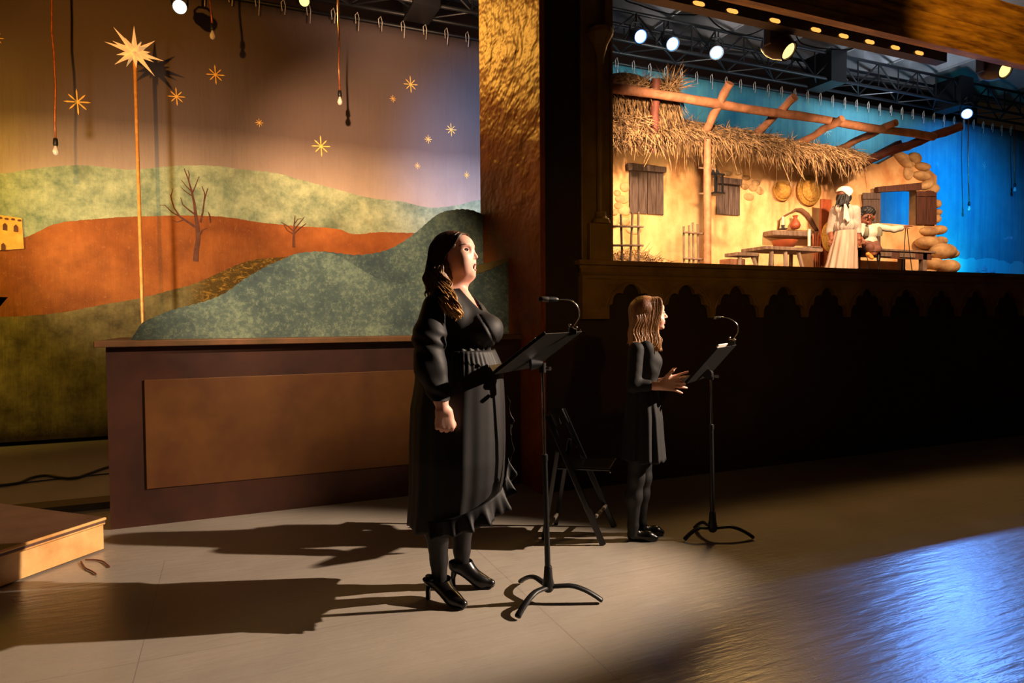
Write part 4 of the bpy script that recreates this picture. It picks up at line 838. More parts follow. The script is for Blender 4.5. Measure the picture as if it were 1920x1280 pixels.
tor = [cap(cx(835, 564, -.155), cx(835, 564, .155), .062, .062, .04), ell(cx(850, 590), (.125, .195, .12), .04), ell(cx(862, 612), (.13, .19, .12), .04),
       ell(cx(906, 618, -.088), (.100, .098, .082), .035), ell(cx(906, 618, .088), (.100, .098, .082), .035), ell(cx(893, 588), (.045, .12, .05), .05), ell(cx(858, 655), (.152, .195, .13), .05), ell(cx(862, 690), (.172, .21, .12), .05), cap(cx(868, 558, -.05), cx(884, 585, -.07), .042, .045, .04), cap(cx(868, 558, .05), cx(884, 585, .07), .042, .045, .04)]
armN = [cap(W(815, 574, -.160), W(806, 680, -.25), .056, .052, .03), cap(W(806, 680, -.25), W(826, 748, -.27), .046, .031, .03), cap(W(826, 748, -.27), W(831, 768, -.275), .030, .026, .02)]
armF = [cap(W(815, 574, .160), W(812, 685, .25), .056, .052, .03), cap(W(812, 685, .25), W(836, 752, .26), .046, .030, .03), cap(W(836, 752, .26), W(842, 772, .26), .028, .026, .02)]
Hn = hand(W(830, 765, -.275), (.13, .03, -1), (.30, -1, .0), (1, .25, .1), 1.02, ((62, 78, 40), (66, 80, 40), (68, 82, 40), (70, 84, 40)), (4, 1, -2, -5), (.95, .25, .45), 1.18, 12)
Hf = hand(W(842, 772, .26), (.2, .0, -1), (0, 1, 0), (1, 0, .1), .95, ((30, 40, 20),)*4, (3, 0, -2, -5), (.9, .3, .2), 1.1, 8)
kn, kf = V3(*G(820, 1140)), V3(*G(870, 1100))
nA_, fA = W(824, 1068, -.045), W(866, 1036, .085)
legN = [cap(W(838, 820, -.10), W(822, 930, -.09), .10, .072, .03), cap(W(822, 930, -.09), W(819, 985, -.075), .066, .063, .03), cap(W(819, 985, -.075), W(823, 1050, -.05), .062, .042, .03), cap(W(823, 1050, -.05), W(824, 1085, -.045), .041, .037, .02)]
legF = [cap(W(862, 820, .10), W(868, 930, .10), .10, .072, .03), cap(W(868, 930, .10), W(866, 975, .10), .066, .064, .03), cap(W(866, 975, .10), W(866, 1030, .10), .062, .042, .03), cap(W(866, 1030, .10), W(866, 1056, .10), .041, .037, .02)]
def twist(mb):
    z0, z1 = cx(0, 552)[2], cx(0, 516)[2]; ax = cx(844, 0)[0]; out = []
    for x, y, z in mb.v:
        w_ = min(1, max(0, (z-z0)/(z1-z0))); w_ = w_*w_*(3-2*w_); a = -math.radians(15)*w_; c, s_ = math.cos(a), math.sin(a); dx, dy = x-ax, y-D1
        out.append((ax+c*dx-s_*dy+.003*w_, D1+s_*dx+c*dy, z))
    mb.v = out; return mb
body = MB(); allb = head+neck+[o_ for o_ in tor]+armN+armF
sh = lambda ops, d: [(o_[0], o_[1], o_[2], max(o_[3]-d, .01), max(o_[4]-d, .01), o_[5]) if o_[0] == 'cap' else (o_[0], o_[1], tuple(x-d for x in o_[2]))+tuple(o_[3:]) for o_ in ops]
tor_s = sh(tor, .010)
zc = cx(850, 545)[2]; b0 = WB
sculpt(head+neck+tor_s, (b0[0]-.25, D1-.16, zc-.02), (b0[0]+.25, D1+.16, zc+.34), .0034, body)
sculpt(neck+tor_s+sh(armN, .012)+sh(armF, .012), (b0[0]-.35, D1-.42, cx(850, 800)[2]), (b0[0]+.42, D1+.42, zc+.012), .009, body)
sculpt([armN[-2], armN[-1]]+Hn, W(795, 860, -.36), W(880, 745, -.18), .0028, body)
sculpt([armF[-2], armF[-1]]+Hf, W(800, 880, .16), W(890, 742, .36), .004, body)
sculpt(sh(legN, .006)+sh(legF, .006), (b0[0]-.25, D1-.25, .07), (b0[0]+.25, D1+.25, cx(850, 800)[2]+.01), .010, body)
twist(body).build('body', M['skin'], wo, smooth=True)
# face details
twist(MB().ball(cx(878.6, 470.6, -.037), (.0128, .0122, .0085))).build('eye', M['eyewhite'], wo, smooth=True); twist(MB().ball(cx(878.6, 470.6, .037), (.0128, .0122, .0085))).build('eye', M['eyewhite'], wo, smooth=True)
for s_ in (-1, 1):
    twist(MB().ball(cx(882.4, 471, s_*.041), (.0045, .0048, .0050), 10, 8)).build('iris', M['iris'], wo, smooth=True)
    P = [cx(871.0, 472.8, s_*.049), cx(874.5, 471.0, s_*.0505), cx(878.5, 469.4, s_*.0495), cx(882.3, 468.9, s_*.044), cx(884.6, 469.6, s_*.036)]
    twist(MB().tube(P, [.001, .0026, .0032, .0028, .001], 6).tube([P[0]+V3(-.004, 0, .001), P[0]+V3(.003, 0, 0), P[1]], [.0005, .0016, .002], 5)).build('eyelashes', M['lash'], wo, smooth=True)
    P = [cx(866.5, 466.0, s_*.0615), cx(872, 462.2, s_*.0595), cx(878.8, 460.8, s_*.0505), cx(885.2, 462.4, s_*.034)]; P = push(P, head[:4]+[head[7]]+[head[6]], 1.03)
    twist(MB().tube(dens([tuple(p) for p in P], 4), [.0009]+[.0036]*11+[.001], 6)).build('eyebrow', M['brow'], wo, smooth=True)
lp = MB()
for (a, zt_, r) in ((1, 496.2, .0030), (-1, 507.0, .0036)):
    P = [cx(882.2, 502, -.0215), cx(887.6, zt_+a*.6, -.0155), cx(892.4, zt_, -.006), cx(893.0, zt_+a*.3, 0), cx(892.4, zt_, .006), cx(887.6, zt_+a*.6, .0155), cx(882.2, 502, .0215)]
    lp.tube(dens([tuple(p) for p in P], 4), [.0012]+[r*(.55+.45*math.sin(math.pi*(i+1)/25)) for i in range(23)]+[.0012], 7)
twist(lp).build('lips', M['lips'], wo, smooth=True)
twist(MB().ball(cx(885.0, 502), (.0125, .0175, .0118))).build('mouth_interior', M['mouth'], wo, smooth=True)
twist(MB().tube([cx(888.2, 497.6, -.009), cx(891.2, 497.8, -.004), cx(891.2, 497.8, .004), cx(888.2, 497.6, .009)], .0022, 6)).build('teeth', M['teeth'], wo, smooth=True)
twist(MB().ball(cx(843.5, 511, -.078), .0035, 8, 6).ball(cx(843.5, 515, -.077), .0045, 8, 6)).build('earring', mat('pearl_earring', (.9, .8, .75), None, .2), wo, smooth=True)
# dress
def vneck(f, P):
    x = P[..., 0]; yy = P[..., 1]-D1; y = np.abs(yy); z = P[..., 2]; zz = [cx(0, q)[2] for q in (600, 591, 575, 560, 545, 530)]
    xF = np.interp(z, zz, [cx(q, 0)[0] for q in (902, 902, 893, 885.5, 877, 871)]); xN = np.interp(z, zz, [cx(q, 0)[0] for q in (904, 901.5, 884, 870, 857, 846)])
    d = np.minimum.reduce([xF-x, x-xN, .03+.06*np.clip((z-cx(0, 568)[2])/.03, 0, 1)-yy]); f = np.maximum(f, d)
    nk = .074-np.sqrt((x-cx(846, 550)[0])**2*1.1+y**2); nk = np.minimum(nk, z-cx(850, 572)[2]); f = np.maximum(f, nk)
    # crossed wrap edge and gathers towards the waist
    a = cx(901, 590); b = cx(935, 656); u_ = unit((b[0]-a[0], 0, b[2]-a[2])); t_ = (x-a[0])*u_[0]+(z-a[2])*u_[2]; dd_ = (x-a[0])*u_[2]-(z-a[2])*u_[0]+.008*np.sin(np.clip(t_/.19, 0, 1)*3.14)
    f = f+.006*np.exp(-(dd_/.004)**2)*(t_ > 0)*(yy < .05)-.004*np.clip(1-np.abs(dd_-.012)/.014, 0, 1)*(t_ > 0)*(yy < .05)
    th = np.arctan2(yy, x-cx(862, 600)[0]); gz = np.clip((cx(862, 622)[2]-z)/.10, 0, 1)
    return f+.0042*gz*np.sin(th*30+3*np.sin(z*20))+.0022*np.sin(z*55+x*25)*np.clip((cx(862, 590)[2]-z)/.1, 0, 1)
sl_ = lambda y: [cap(W(815, 574, y*.165/.2), W(805, 630, y*1.08), .057, .072, .03), cap(W(805, 630, y*1.08), W(806, 690, y*1.25), .072, .070, .03), cap(W(806, 690, y*1.25), W(818, 722, y*1.32), .068, .052, .03), cap(W(818, 722, y*1.32), W(827, 750, y*1.36), .050, .043, .02)]
bod = sculpt(tor, (b0[0]-.32, D1-.34, cx(850, 664)[2]), (b0[0]+.42, D1+.34, zc+.16), .005, post=vneck); bod.build('bodice', M['crepe'], wo, smooth=True)
def sfold(f, P): return f+.0035*np.sin(P[..., 2]*70+P[..., 0]*60+2*np.sin(P[..., 2]*25))*np.clip((cx(850, 590)[2]-P[..., 2])/.1, 0, 1)
for y in (-.2, .2):
    a = W(770, 760, y*1.36-.12); b = W(870, 545, y+.12); lo = np.minimum(a, b)-.03; hi = np.maximum(a, b)+.03; lo[2] = W(827, 752, y*1.36)[2]
    sculpt(sl_(y), lo, hi, .006, post=sfold).build('sleeve', M['crepe'], wo, smooth=True)
def interp(tab, v):
    a = np.array(tab, float); return [float(np.interp(v, a[:, 0], a[:, i])) for i in range(1, a.shape[1])]
# skirt: rows in pixel height -> back x, front x
prof = [(655, 800, 928), (668, 792, 934), (684, 785, 940), (700, 780, 943), (722, 777, 945), (762, 770, 947), (820, 768, 948), (860, 768, 947), (900, 768, 945), (940, 766, 938), (975, 764, 930)]
n = 220; mb = MB(); vs = []; rows = np.linspace(655, 975, 60); phs = rng.uniform(0, 6.28, 8)
for i, py in enumerate(rows):
    xb, xf = interp(prof, py); B = cx(xb, py); Fp = cx(xf, py); t_ = (py-655)/320
    for j in range(n):
        a = 2*math.pi*j/n; ca, sa = math.cos(a), math.sin(a); yy = .20+.055*min(1, t_*1.6)
        fold = (.10*t_+.02)*(.5*math.sin(13*a+phs[0]+.6*math.sin(t_*3))+.35*math.sin(21*a+phs[1])+.25*math.sin(7*a+phs[2]+t_))*.30
        if py < 700: fold += .013*math.sin(52*a+phs[3])*math.sin((py-655)/45*math.pi)**.5 if 655 < py < 700 else 0
        bell = .03*math.exp(-((py-690)/14.)**2)
        k = 1+fold*(1 if abs(ca) < .93 else .45)+bell
        hx = (Fp[0]-B[0])/2; mx = (Fp[0]+B[0])/2
        # hem: rises towards the front, lowest at the back
        zz = B[2]; hemf = max(0, ca)**1.5*.055*t_**6
        vs.append((mx+hx*ca*(1+(k-1)*(1 if ca < 0 else .6)), D1+yy*sa*k, zz+hemf+.008*t_**4*math.sin(9*a)))
fs = [(i*n+j, i*n+(j+1) % n, (i+1)*n+(j+1) % n, (i+1)*n+j) for i in range(len(rows)-1) for j in range(n)]
o = mb.add(vs, fs).build('skirt', M['crepe'], wo, smooth=True); x_ = o.modifiers.new('cloth', 'SOLIDIFY'); x_.thickness = .003
# ruffle running down the wrap edge and round the hem
ctr = [(950, 742, -.05, .012), (955, 775, -.05, .02), (956, 808, -.06, .012), (952, 845, -.06, .03), (950, 872, -.08, .055), (944, 896, -.13, .065), (930, 912, -.19, .065), (905, 925, -.24, .06), (878, 936, -.265, .055), (845, 946, -.27, .05), (815, 950, -.26, .05)]
cp = dens([c_[:3] for c_ in ctr], 14); wd = np.interp(np.linspace(0, len(ctr)-1, len(cp)), range(len(ctr)), [c_[3] for c_ in ctr]); mb = MB(); vs = []; mrow = 9
for i, (x, y, dy) in enumerate(cp):
    p = cx(x, y, dy); out = unit((p[0]-cx(858, 900)[0], (p[1]-D1)*1.0, 0)); fr_ = min(1, wd[i]/.05)
    for j in range(mrow):
        s_ = j/(mrow-1); wv = (math.sin(i*.42+1.2*math.sin(i*.11))+.3*math.sin(i*.93))*.017*s_**1.3*fr_; vs.append(p+out*(.002+.016*s_*fr_+wv)+V3(.014*s_*fr_+wv*.3, 0, -wd[i]*1.45*s_)+V3(0, 0, .008))
fs = [(i*mrow+j, (i+1)*mrow+j, (i+1)*mrow+j+1, i*mrow+j+1) for i in range(len(cp)-1) for j in range(mrow-1)]
o = mb.add(vs, fs).build('ruffle', M['crepe'], wo, smooth=True); x_ = o.modifiers.new('cloth', 'SOLIDIFY'); x_.thickness = .002
lg = MB(); sculpt(legN, (b0[0]-.25, D1-.25, .07), (b0[0]+.25, D1+.25, cx(850, 880)[2]), .006, lg); lg.build('tights', M['tights'], wo, smooth=True)
lg = MB(); sculpt(legF, (b0[0]-.25, D1-.25, .10), (b0[0]+.3, D1+.3, cx(850, 880)[2]), .006, lg); lg.build('tights', M['tights'], wo, smooth=True)
def boot(ball, toe, heel, ankle, top, name='ankle_boot', hh=.085, w_=.036):
    ball, toe, heel = map(np.array, (ball, toe, heel)); a = unit(toe-heel); hz = V3(heel[0], heel[1], hh)
    ops = [cap(hz+V3(0, 0, .022)+a*.012, ball+V3(0, 0, .034), .030, .031, .02), cap(ball+V3(0, 0, .030), toe+V3(0, 0, .024)-a*.022, .033, .022, .02), cap(hz+V3(0, 0, .03)+a*.02, ankle, .036, top, .03), cap(ball+V3(0, 0, .045)-a*.03, ankle+a*.012, .028, top*.9, .03)]
    lo = np.minimum.reduce([ball, toe, heel])-.07; hi = np.maximum.reduce([ball, toe, heel, ankle])+.07; lo[2] = .004; hi[2] = ankle[2]+.012
    return sculpt(ops, lo, hi, .0042)
def heelcol(heel, a, hh): 
    h0 = V3(heel[0], heel[1], 0); return MB().tube([h0, h0+V3(0, 0, hh*.5)-a*.001, h0+V3(0, 0, hh)+a*.008, h0+V3(0, 0, hh+.025)+a*.016], [.0115, .0125, .019, .026], 14)
def footset(ball, toe, heel, ankle, top, par, hh=.08):
    a = unit(toe-heel); bt = boot(ball, toe, heel, ankle, top, hh=hh).build('ankle_boot', M['leather'], par, smooth=True)
    sub(heelcol(heel, a, hh), 'heel', M['leather'], bt, smooth=True)
    sub(MB().tube([ball-a*.035+V3(0, 0, .012), ball+V3(0, 0, .007), toe+V3(0, 0, .008)-a*.02, toe+V3(0, 0, .010)-a*.008], [.020, .030, .024, .010], 12, sy=.28, sx=1, up=np.cross(a, (0, 0, 1))), 'sole', M['leather'], bt, smooth=True)
hN = G(803, 1122); bN = G(853, 1137); tN = G(873, 1139); tN = bN+unit(bN-hN)*.07
footset(bN, tN, hN, W(826, 1086, -.055), .041, wo, .085)
hF = G(850, 1098); bF = G(903, 1101); tF = bF+unit(bF-hF)*.07
footset(bF, tF, hF, W(866, 1054, .10), .041, wo, .085)
# hair
M['whair'] = hairmat('dark_to_honey_hair', (.27, .16, .10), (.86, .64, .36), 1.36, 1.62)
hb = [(o_[0], o_[1], tuple(q+.009 for q in o_[2]))+tuple(o_[3:]) for o_ in head[:4]]+[ell(cx(842, 471), (.102, .087, .094), .02), ell(cx(836, 500), (.080, .092, .10), .03), ell(cx(828, 530), (.066, .105, .09), .03), ell(cx(824, 556), (.058, .11, .06), .03), cap(cx(832, 500, -.075), cx(836, 545, -.11), .03, .04, .03), cap(cx(836, 545, -.11), cx(846, 575, -.16), .036, .03, .03)]
def hpost(f, P):
    x, y, z = P[..., 0], np.abs(P[..., 1]-D1), P[..., 2]
    # hair line: open in front of the face
    xl = np.interp(z, [cx(0, 620)[2], cx(0, 560)[2], cx(0, 540)[2], cx(0, 525)[2], cx(0, 500)[2], cx(0, 484)[2], cx(0, 476)[2], cx(0, 462)[2], cx(0, 450)[2], cx(0, 444)[2], cx(0, 436)[2]], [cx(q, 0)[0] for q in (880, 868, 858, 850, 843, 843, 856, 861, 866, 875, 883)])
    f = np.maximum(f, x-xl-.004*np.sin(z*160))
    return f+.0006*np.sin(np.arctan2(z-cx(0, 470)[2], x-cx(845, 0)[0])*40+P[..., 1]*90)
twist(sculpt(hb, (b0[0]-.25, D1-.22, cx(0, 600)[2]), (b0[0]+.2, D1+.18, cx(0, 425)[2]), .004, post=hpost)).build('hair', M['whair'], wo, smooth=True)
hs_ = MB(); r2 = np.random.default_rng(3)
for s_ in (-1, 1):
    for i in range(420 if s_ < 0 else 150):
        u = r2.random(); v = r2.random(); e_ = r2.normal()*.6
        # from the parting, swept back over the side of the head to behind the ear, then down
        a0 = cx(875-46*u, 439.5-3*math.sin(u*3.14)+e_, s_*(.014+.02*v)); a1 = cx(871-56*u, 445+13*u+e_, s_*(.066+.010*v)); a2 = cx(862-50*u, 464+12*u*u+e_, s_*(.084+.008*v)); a3 = cx(847-35*u, 480+5*v+4*u, s_*(.093+.004*v)); a4 = cx(841-32*u, 503+5*v, s_*(.098+.006*v))
        a5 = cx(840-35*u+3*e_, 528, s_*(.108+.01*v)); a6 = cx(831-27*u+6*v, 548+10*(1-u), s_*(.125+.012*v))
        P = push(dens([tuple(q_) for q_ in (a0, a1, a2, a3, a4, a5, a6)], 4), hb[:7]); hs_.tube(P, [.0008]+[r2.uniform(.0016, .0034)]*(len(P)-2)+[.001], 5, sy=.6)
# ringlets falling forward over the near shoulder
for i in range(70):
    f_ = (i%52)/52; x0 = 829+12*r2.random()+(i > 51)*7; y0 = r2.uniform(500, 545); x1 = 872-34*f_+r2.normal()*2; y1 = r2.uniform(584, 603)-abs(x1-862)*.45; rad = r2.uniform(.009, .016); tw = r2.uniform(1.5, 2.6)*(y1-y0)/70; ph = r2.uniform(0, 6.28); P = []; R = []
    rr0 = r2.uniform(.0085, .0125); yo = -.008-.02*r2.random()
    for k in range(36):
        t_ = k/35; yb = np.interp(y0+(y1-y0)*t_, [500, 530, 545, 560, 575, 600], [-.105, -.122, -.150, -.185, -.205, -.205]); c_ = cx(x0+(x1-x0)*(t_**1.5), y0+(y1-y0)*t_, yb+yo); rr = rad*min(1, t_*2.5)*(1-.3*t_); P.append(c_+V3(rr*math.cos(ph+tw*6.28*t_), rr*.7*math.sin(ph+tw*6.28*t_), 0)); R.append(rr0*(.3+.7*math.sin(math.pi*min(1, t_*.95+.08))**.6) if k < 35 else .002)
    hs_.tube(P, R, 7, sy=.42)
for i in range(44):
    x0 = r2.uniform(808, 836); y0 = r2.uniform(486, 530); y1 = min(y0+r2.uniform(30, 55), 570-(832-x0)*.5); s_ = -1 if i % 3 else 1; P = [cx(x0-(6*t_)+2.2*math.sin(t_*8+i), y0+(y1-y0)*t_, s_*(.10+np.interp(y0+(y1-y0)*t_, [500, 540, 570], [0, .03, .075]))) for t_ in np.linspace(0, 1, 16)]
    hs_.tube(P, [.002]+[.0085]*13+[.005, .001], 6, sy=.45)
twist(hs_).build('hair_locks', M['whair'], wo, smooth=True)
# ================================================================== girl
D2 = 4.049; gx0 = PD(1207, 1008, D2)[0]; GB = V3(gx0, D2, 0)
def cx(px, py, y=0): p = PD(px, py, D2); return V3(p[0], D2+y, p[2])
def W(px, py, dy=0.0): return PD(px, py, D2+dy)
gi = thing('person', 'girl with long light brown hair in a short black long-sleeved dress, gesturing at her music', 'person', GB, turned=True)
head = [ell(cx(1212, 582), (.090, .072, .082), .02), ell(cx(1226, 592), (.060, .060, .074), .025), ell(cx(1229, 605), (.05, .050, .040), .02), ell(cx(1230, 578), (.044, .056, .044), .02),
        ell(cx(1235, 600, -.03), (.027, .026, .024), .015), ell(cx(1235, 600, .03), (.027, .026, .024), .015), ell(cx(1240.5, 613.5), (.017, .020, .013), .015), ell(cx(1238.5, 576), (.017, .042, .014), .012),
        cap(cx(1243.2, 584.5), cx(1248.5, 592.5), .0055, .0085, .009), ell(cx(1249.6, 594), (.0085, .0095, .0075), .005), ell(cx(1246.4, 595.2, -.011), (.008, .006, .006), .004), ell(cx(1246.4, 595.2, .011), (.008, .006, .006), .004),
        ell(cx(1241.5, 602.5), (.018, .026, .012), .012), cut_(cx(1245.3, 585.5, -.03), (.014, .015, .0085), .01), cut_(cx(1245.3, 585.5, .03), (.014, .015, .0085), .01), ell(cx(1241.2, 585.3, -.028), (.0105, .0125, .0095), .004), ell(cx(1241.2, 585.3, .028), (.0105, .0125, .0095), .004),
        cut_(cx(1248, 603.8), (.012, .020, .0042), .003)]
neck = [cap(cx(1213, 608), cx(1208, 645), .042, .046, .03)]
tor = [cap(cx(1204, 650, -.125), cx(1204, 650, .125), .042, .042, .035), ell(cx(1207, 668), (.085, .14, .08), .04), ell(cx(1210, 690), (.088, .13, .09), .04), ell(cx(1223, 676, -.05), (.048, .05, .045), .03), ell(cx(1223, 676, .05), (.048, .05, .045), .03), ell(cx(1208, 725), (.078, .115, .11), .04), ell(cx(1205, 760), (.095, .14, .09), .05)]
armN = [cap(W(1193, 655, -.15), W(1188, 722, -.19), .038, .032, .02), cap(W(1188, 724, -.19), W(1234, 723, -.215), .030, .021, .02), cap(W(1230, 723, -.213), W(1240, 723, -.217), .0215, .021, .02)]
armF = [cap(W(1205, 655, .15), W(1200, 720, .17), .038, .032, .02), cap(W(1200, 722, .17), W(1240, 716, .10), .030, .021, .02), cap(W(1238, 716, .10), W(1246, 714, .09), .021, .021, .02)]
Hn = hand(W(1238, 722.5, -.216), (1, -.02, .05), (.1, -1, .25), (0, .2, 1), .88, ((6, 10, 8), (4, 8, 6), (6, 10, 8), (8, 12, 8)), (14, 2, -7, -20), (.6, .85, -.2), 1.0, -12)
Hf = hand(W(1246, 714, .09), (1, -.05, .12), (.1, 1, .3), (0, -.2, 1), .84, ((5, 8, 6),)*4, (16, 5, -5, -14), (.6, .8, .0), 1.0, -8)
legN = [cap(W(1196, 830, -.065), W(1193, 895, -.06), .066, .048, .03), cap(W(1193, 895, -.06), W(1188, 930, -.055), .047, .050, .03), cap(W(1188, 930, -.055), W(1187, 985, -.055), .048, .031, .03), cap(W(1187, 985, -.055), W(1186, 1004, -.055), .031, .032, .02)]
legF = [cap(W(1206, 830, .06), W(1207, 895, .055), .066, .046, .03), cap(W(1207, 895, .055), W(1203, 925, .06), .046, .047, .03), cap(W(1203, 925, .06), W(1202, 978, .065), .046, .030, .03), cap(W(1202, 978, .065), W(1201, 995, .07), .031, .032, .02)]
body = MB(); b0 = GB; zc = cx(0, 640)[2]; tor_s = sh(tor, .009)
sculpt(head+neck+tor_s, (b0[0]-.2, D2-.16, zc-.002), (b0[0]+.22, D2+.16, zc+.32), .0036, body)
sculpt(neck+tor_s+sh(armN, .009)+sh(armF, .009), (b0[0]-.25, D2-.28, cx(0, 800)[2]), (b0[0]+.10, D2+.28, zc+.02), .009, body)
sculpt([armN[1], armN[2]]+Hn, W(1214, 760, -.33), W(1300, 690, -.12), .0026, body)
sculpt([armF[1], armF[2]]+Hf, W(1214, 760, .02), W(1300, 685, .26), .003, body)
sculpt(sh(legN, .005)+sh(legF, .005), (b0[0]-.2, D2-.2, .03), (b0[0]+.2, D2+.2, cx(0, 800)[2]+.01), .010, body)
body.build('body', M['skin'], gi, smooth=True)
for s_ in (-1, 1):
    MB().ball(cx(1241.8, 585.4, s_*.028), (.0098, .0115, .0065)).build('eye', M['eyewhite'], gi, smooth=True)
    MB().ball(cx(1244.2, 585.6, s_*.028), (.004, .005, .005), 10, 8).build('iris', M['iris'], gi, smooth=True)
    P = [cx(1237, 586.2, s_*.039), cx(1240, 584.6, s_*.037), cx(1243, 583.8, s_*.032), cx(1244.8, 584.3, s_*.022)]
    MB().tube(P, [.001, .002, .0022, .001], 6).build('eyelashes', M['lash'], gi, smooth=True)
    P = [cx(1235.5, 580.5, s_*.044), cx(1239.4, 578.2, s_*.04), cx(1243.5, 578.6, s_*.028)]
    MB().tube(P, [.001, .002, .001], 6).build('eyebrow', M['brow'], gi, smooth=True)
lp = MB()
for zt_, r in ((601.8, .003), (605.7, .0036)):
    P = [cx(1240.2, 603.2, -.021), cx(1244, zt_+.2, -.013), cx(1246.4, zt_, 0), cx(1244, zt_+.2, .013), cx(1240.2, 603.2, .021)]; lp.tube(dens([tuple(p) for p in P], 4), [.001]+[r]*15+[.001], 6)
lp.build('lips', M['lips'], gi, smooth=True)
MB().tube(dens([tuple(cx(*p)) for p in [(1241.2, 603.6, -.016), (1244.2, 603.7, -.008), (1244.8, 603.8, 0), (1244.2, 603.7, .008), (1241.2, 603.6, .016)]], 3), .0036, 6).build('teeth', M['teeth'], gi, smooth=True)
def gneck(f, P):
    x = P[..., 0]-cx(1208, 0)[0]; y = P[..., 1]-D2; z = P[..., 2]; d = .062-np.sqrt(x*x+y*y); d = np.minimum(d, z-cx(0, 648)[2]); f = np.maximum(f, d)
    return f+.0005*np.sin(z*90+P[..., 0]*80)
sculpt(tor, (b0[0]-.25, D2-.24, cx(0, 735)[2]), (b0[0]+.25, D2+.24, cx(0, 630)[2]), .006, post=gneck).build('bodice', M['knit'], gi, smooth=True)
for S_, arm in ((-1, armN), (1, armF)):
    a, b, c_ = arm[0][1], arm[0][2], arm[1][2]; e_ = b+(np.array(c_)-b)*.62; ops = [cap(a, b, .046, .042, .03), cap(b, e_, .040, .034, .02)]
    lo = np.minimum.reduce([a, b, e_])-.06; hi = np.maximum.reduce([a, b, e_])+.06; hi[0] = e_[0]+.012
    sculpt(ops, lo, hi, .005, post=lambda f, P: f+.0003*np.sin(P[..., 2]*110+P[..., 0]*70)).build('sleeve', M['knit'], gi, smooth=True)
prof = [(728, 1176, 1233), (745, 1174, 1236), (780, 1172, 1241), (820, 1168, 1243), (858, 1163, 1246)]
n = 150; vs = []; rows = np.linspace(728, 858, 30)
for py in rows:
    xb, xf = interp(prof, py); B = cx(xb, py); Fp = cx(xf, py); t_ = (py-728)/130
    for j in range(n):
        a = 2*math.pi*j/n; ca, sa = math.cos(a), math.sin(a); k = 1+(.03+.11*t_)*(.6*math.sin(11*a+1)+.4*math.sin(17*a+2))*.6
        vs.append(((B[0]+Fp[0])/2+(Fp[0]-B[0])/2*ca*(1+(k-1)*.7), D2+(.115+.075*t_)*sa*k, B[2]+.006*t_*math.sin(11*a)))
fs = [(i*n+j, i*n+(j+1) % n, (i+1)*n+(j+1) % n, (i+1)*n+j) for i in range(len(rows)-1) for j in range(n)]
o = MB().add(vs, fs).build('skirt', M['knit'], gi, smooth=True); x_ = o.modifiers.new('cloth', 'SOLIDIFY'); x_.thickness = .003
for L_ in (legN, legF): sculpt(L_, (b0[0]-.2, D2-.2, .03), (b0[0]+.2, D2+.2, cx(0, 845)[2]), .005).build('tights', M['tights'], gi, smooth=True)
for h_, t_, an in ((G(1179, 1012), G(1236, 1014), W(1186, 1000, -.055)), (G(1194, 1003), G(1247, 1003), W(1201, 992, .07))):
    a = unit(t_-h_); ops = [cap(h_+a*.02+V3(0, 0, .030), h_+a*.12+V3(0, 0, .026), .030, .031, .02), cap(h_+a*.12+V3(0, 0, .026), t_-a*.024+V3(0, 0, .018), .031, .020, .02), cap(h_+a*.028+V3(0, 0, .04), h_+a*.03+V3(0, 0, .055), .032, .034, .02)]
    lo = np.minimum(h_, t_)-.05; hi = np.maximum(h_, t_)+.05; lo[2] = .003; hi[2] = .066
    sh_ = sculpt(ops, lo, hi, .004).build('flat_shoe', M['leather'], gi, smooth=True)
# girl's hair
M['ghair'] = hairmat('light_brown_hair', (.50, .32, .20), (.86, .64, .42), 1.05, 1.42)
hb = [ell(cx(1208, 582), (.098, .082, .090), .02), ell(cx(1204, 604), (.078, .09, .085), .03), ell(cx(1198, 628), (.066, .10, .07), .03), ell(cx(1196, 646), (.05, .10, .04), .03), ell(cx(1222, 572), (.050, .066, .045), .02)]
def hpost(f, P):
    x, z = P[..., 0], P[..., 2]
    xl = np.interp(z, [cx(0, 650)[2], cx(0, 618)[2], cx(0, 600)[2], cx(0, 585)[2], cx(0, 570)[2], cx(0, 560)[2]], [cx(1216, 0)[0], cx(1216, 0)[0], cx(1220, 0)[0], cx(1228, 0)[0], cx(1234, 0)[0], cx(1236, 0)[0]])
    f = np.maximum(f, x-xl-.004*np.sin(z*150)); return f+.0006*np.sin(np.arctan2(P[..., 1]-D2, x-cx(1208, 0)[0])*40)
sculpt(hb, (b0[0]-.25, D2-.17, cx(0, 662)[2]), (b0[0]+.22, D2+.17, cx(0, 548)[2]), .0045, post=hpost).build('hair', M['ghair'], gi, smooth=True)
hs_ = MB()
for s_ in (-1, 1):
    for i in range(560 if s_ < 0 else 180):
        u = r2.random()**1.15; v = r2.random(); e_ = r2.normal(); w_ = r2.normal(); q_ = r2.normal()
        P = [cx(1231-36*u, 556.2+5*u*u, s_*.010), cx(1233.5-39*u, 557.6+6*u*u, s_*.036), cx(1235.5-42*u+.6*e_, 563+9*u, s_*(.062+.008*v)), cx(1235-46*u+e_, 582+6*u, s_*(.072+.010*v)), cx(1230.5-42*u+1.3*w_, 600, s_*(.083+.010*v)), cx(1226-43*u+1.8*q_, 620, s_*(.090+.012*v)), cx(1230-46*u+2*w_, 637, s_*(.102+.016*v)), cx(1227-44*u+3*e_, 643+12*(1-u)+4*q_*.5, s_*(.112+.016*v))]
        Q_ = push(dens([tuple(q_) for q_ in P], 4), hb[:2]+hb[4:5]); hs_.tube(Q_, [.0012]+[r2.uniform(.0016, .0036)]*(len(Q_)-2)+[.001], 5, sy=.5)
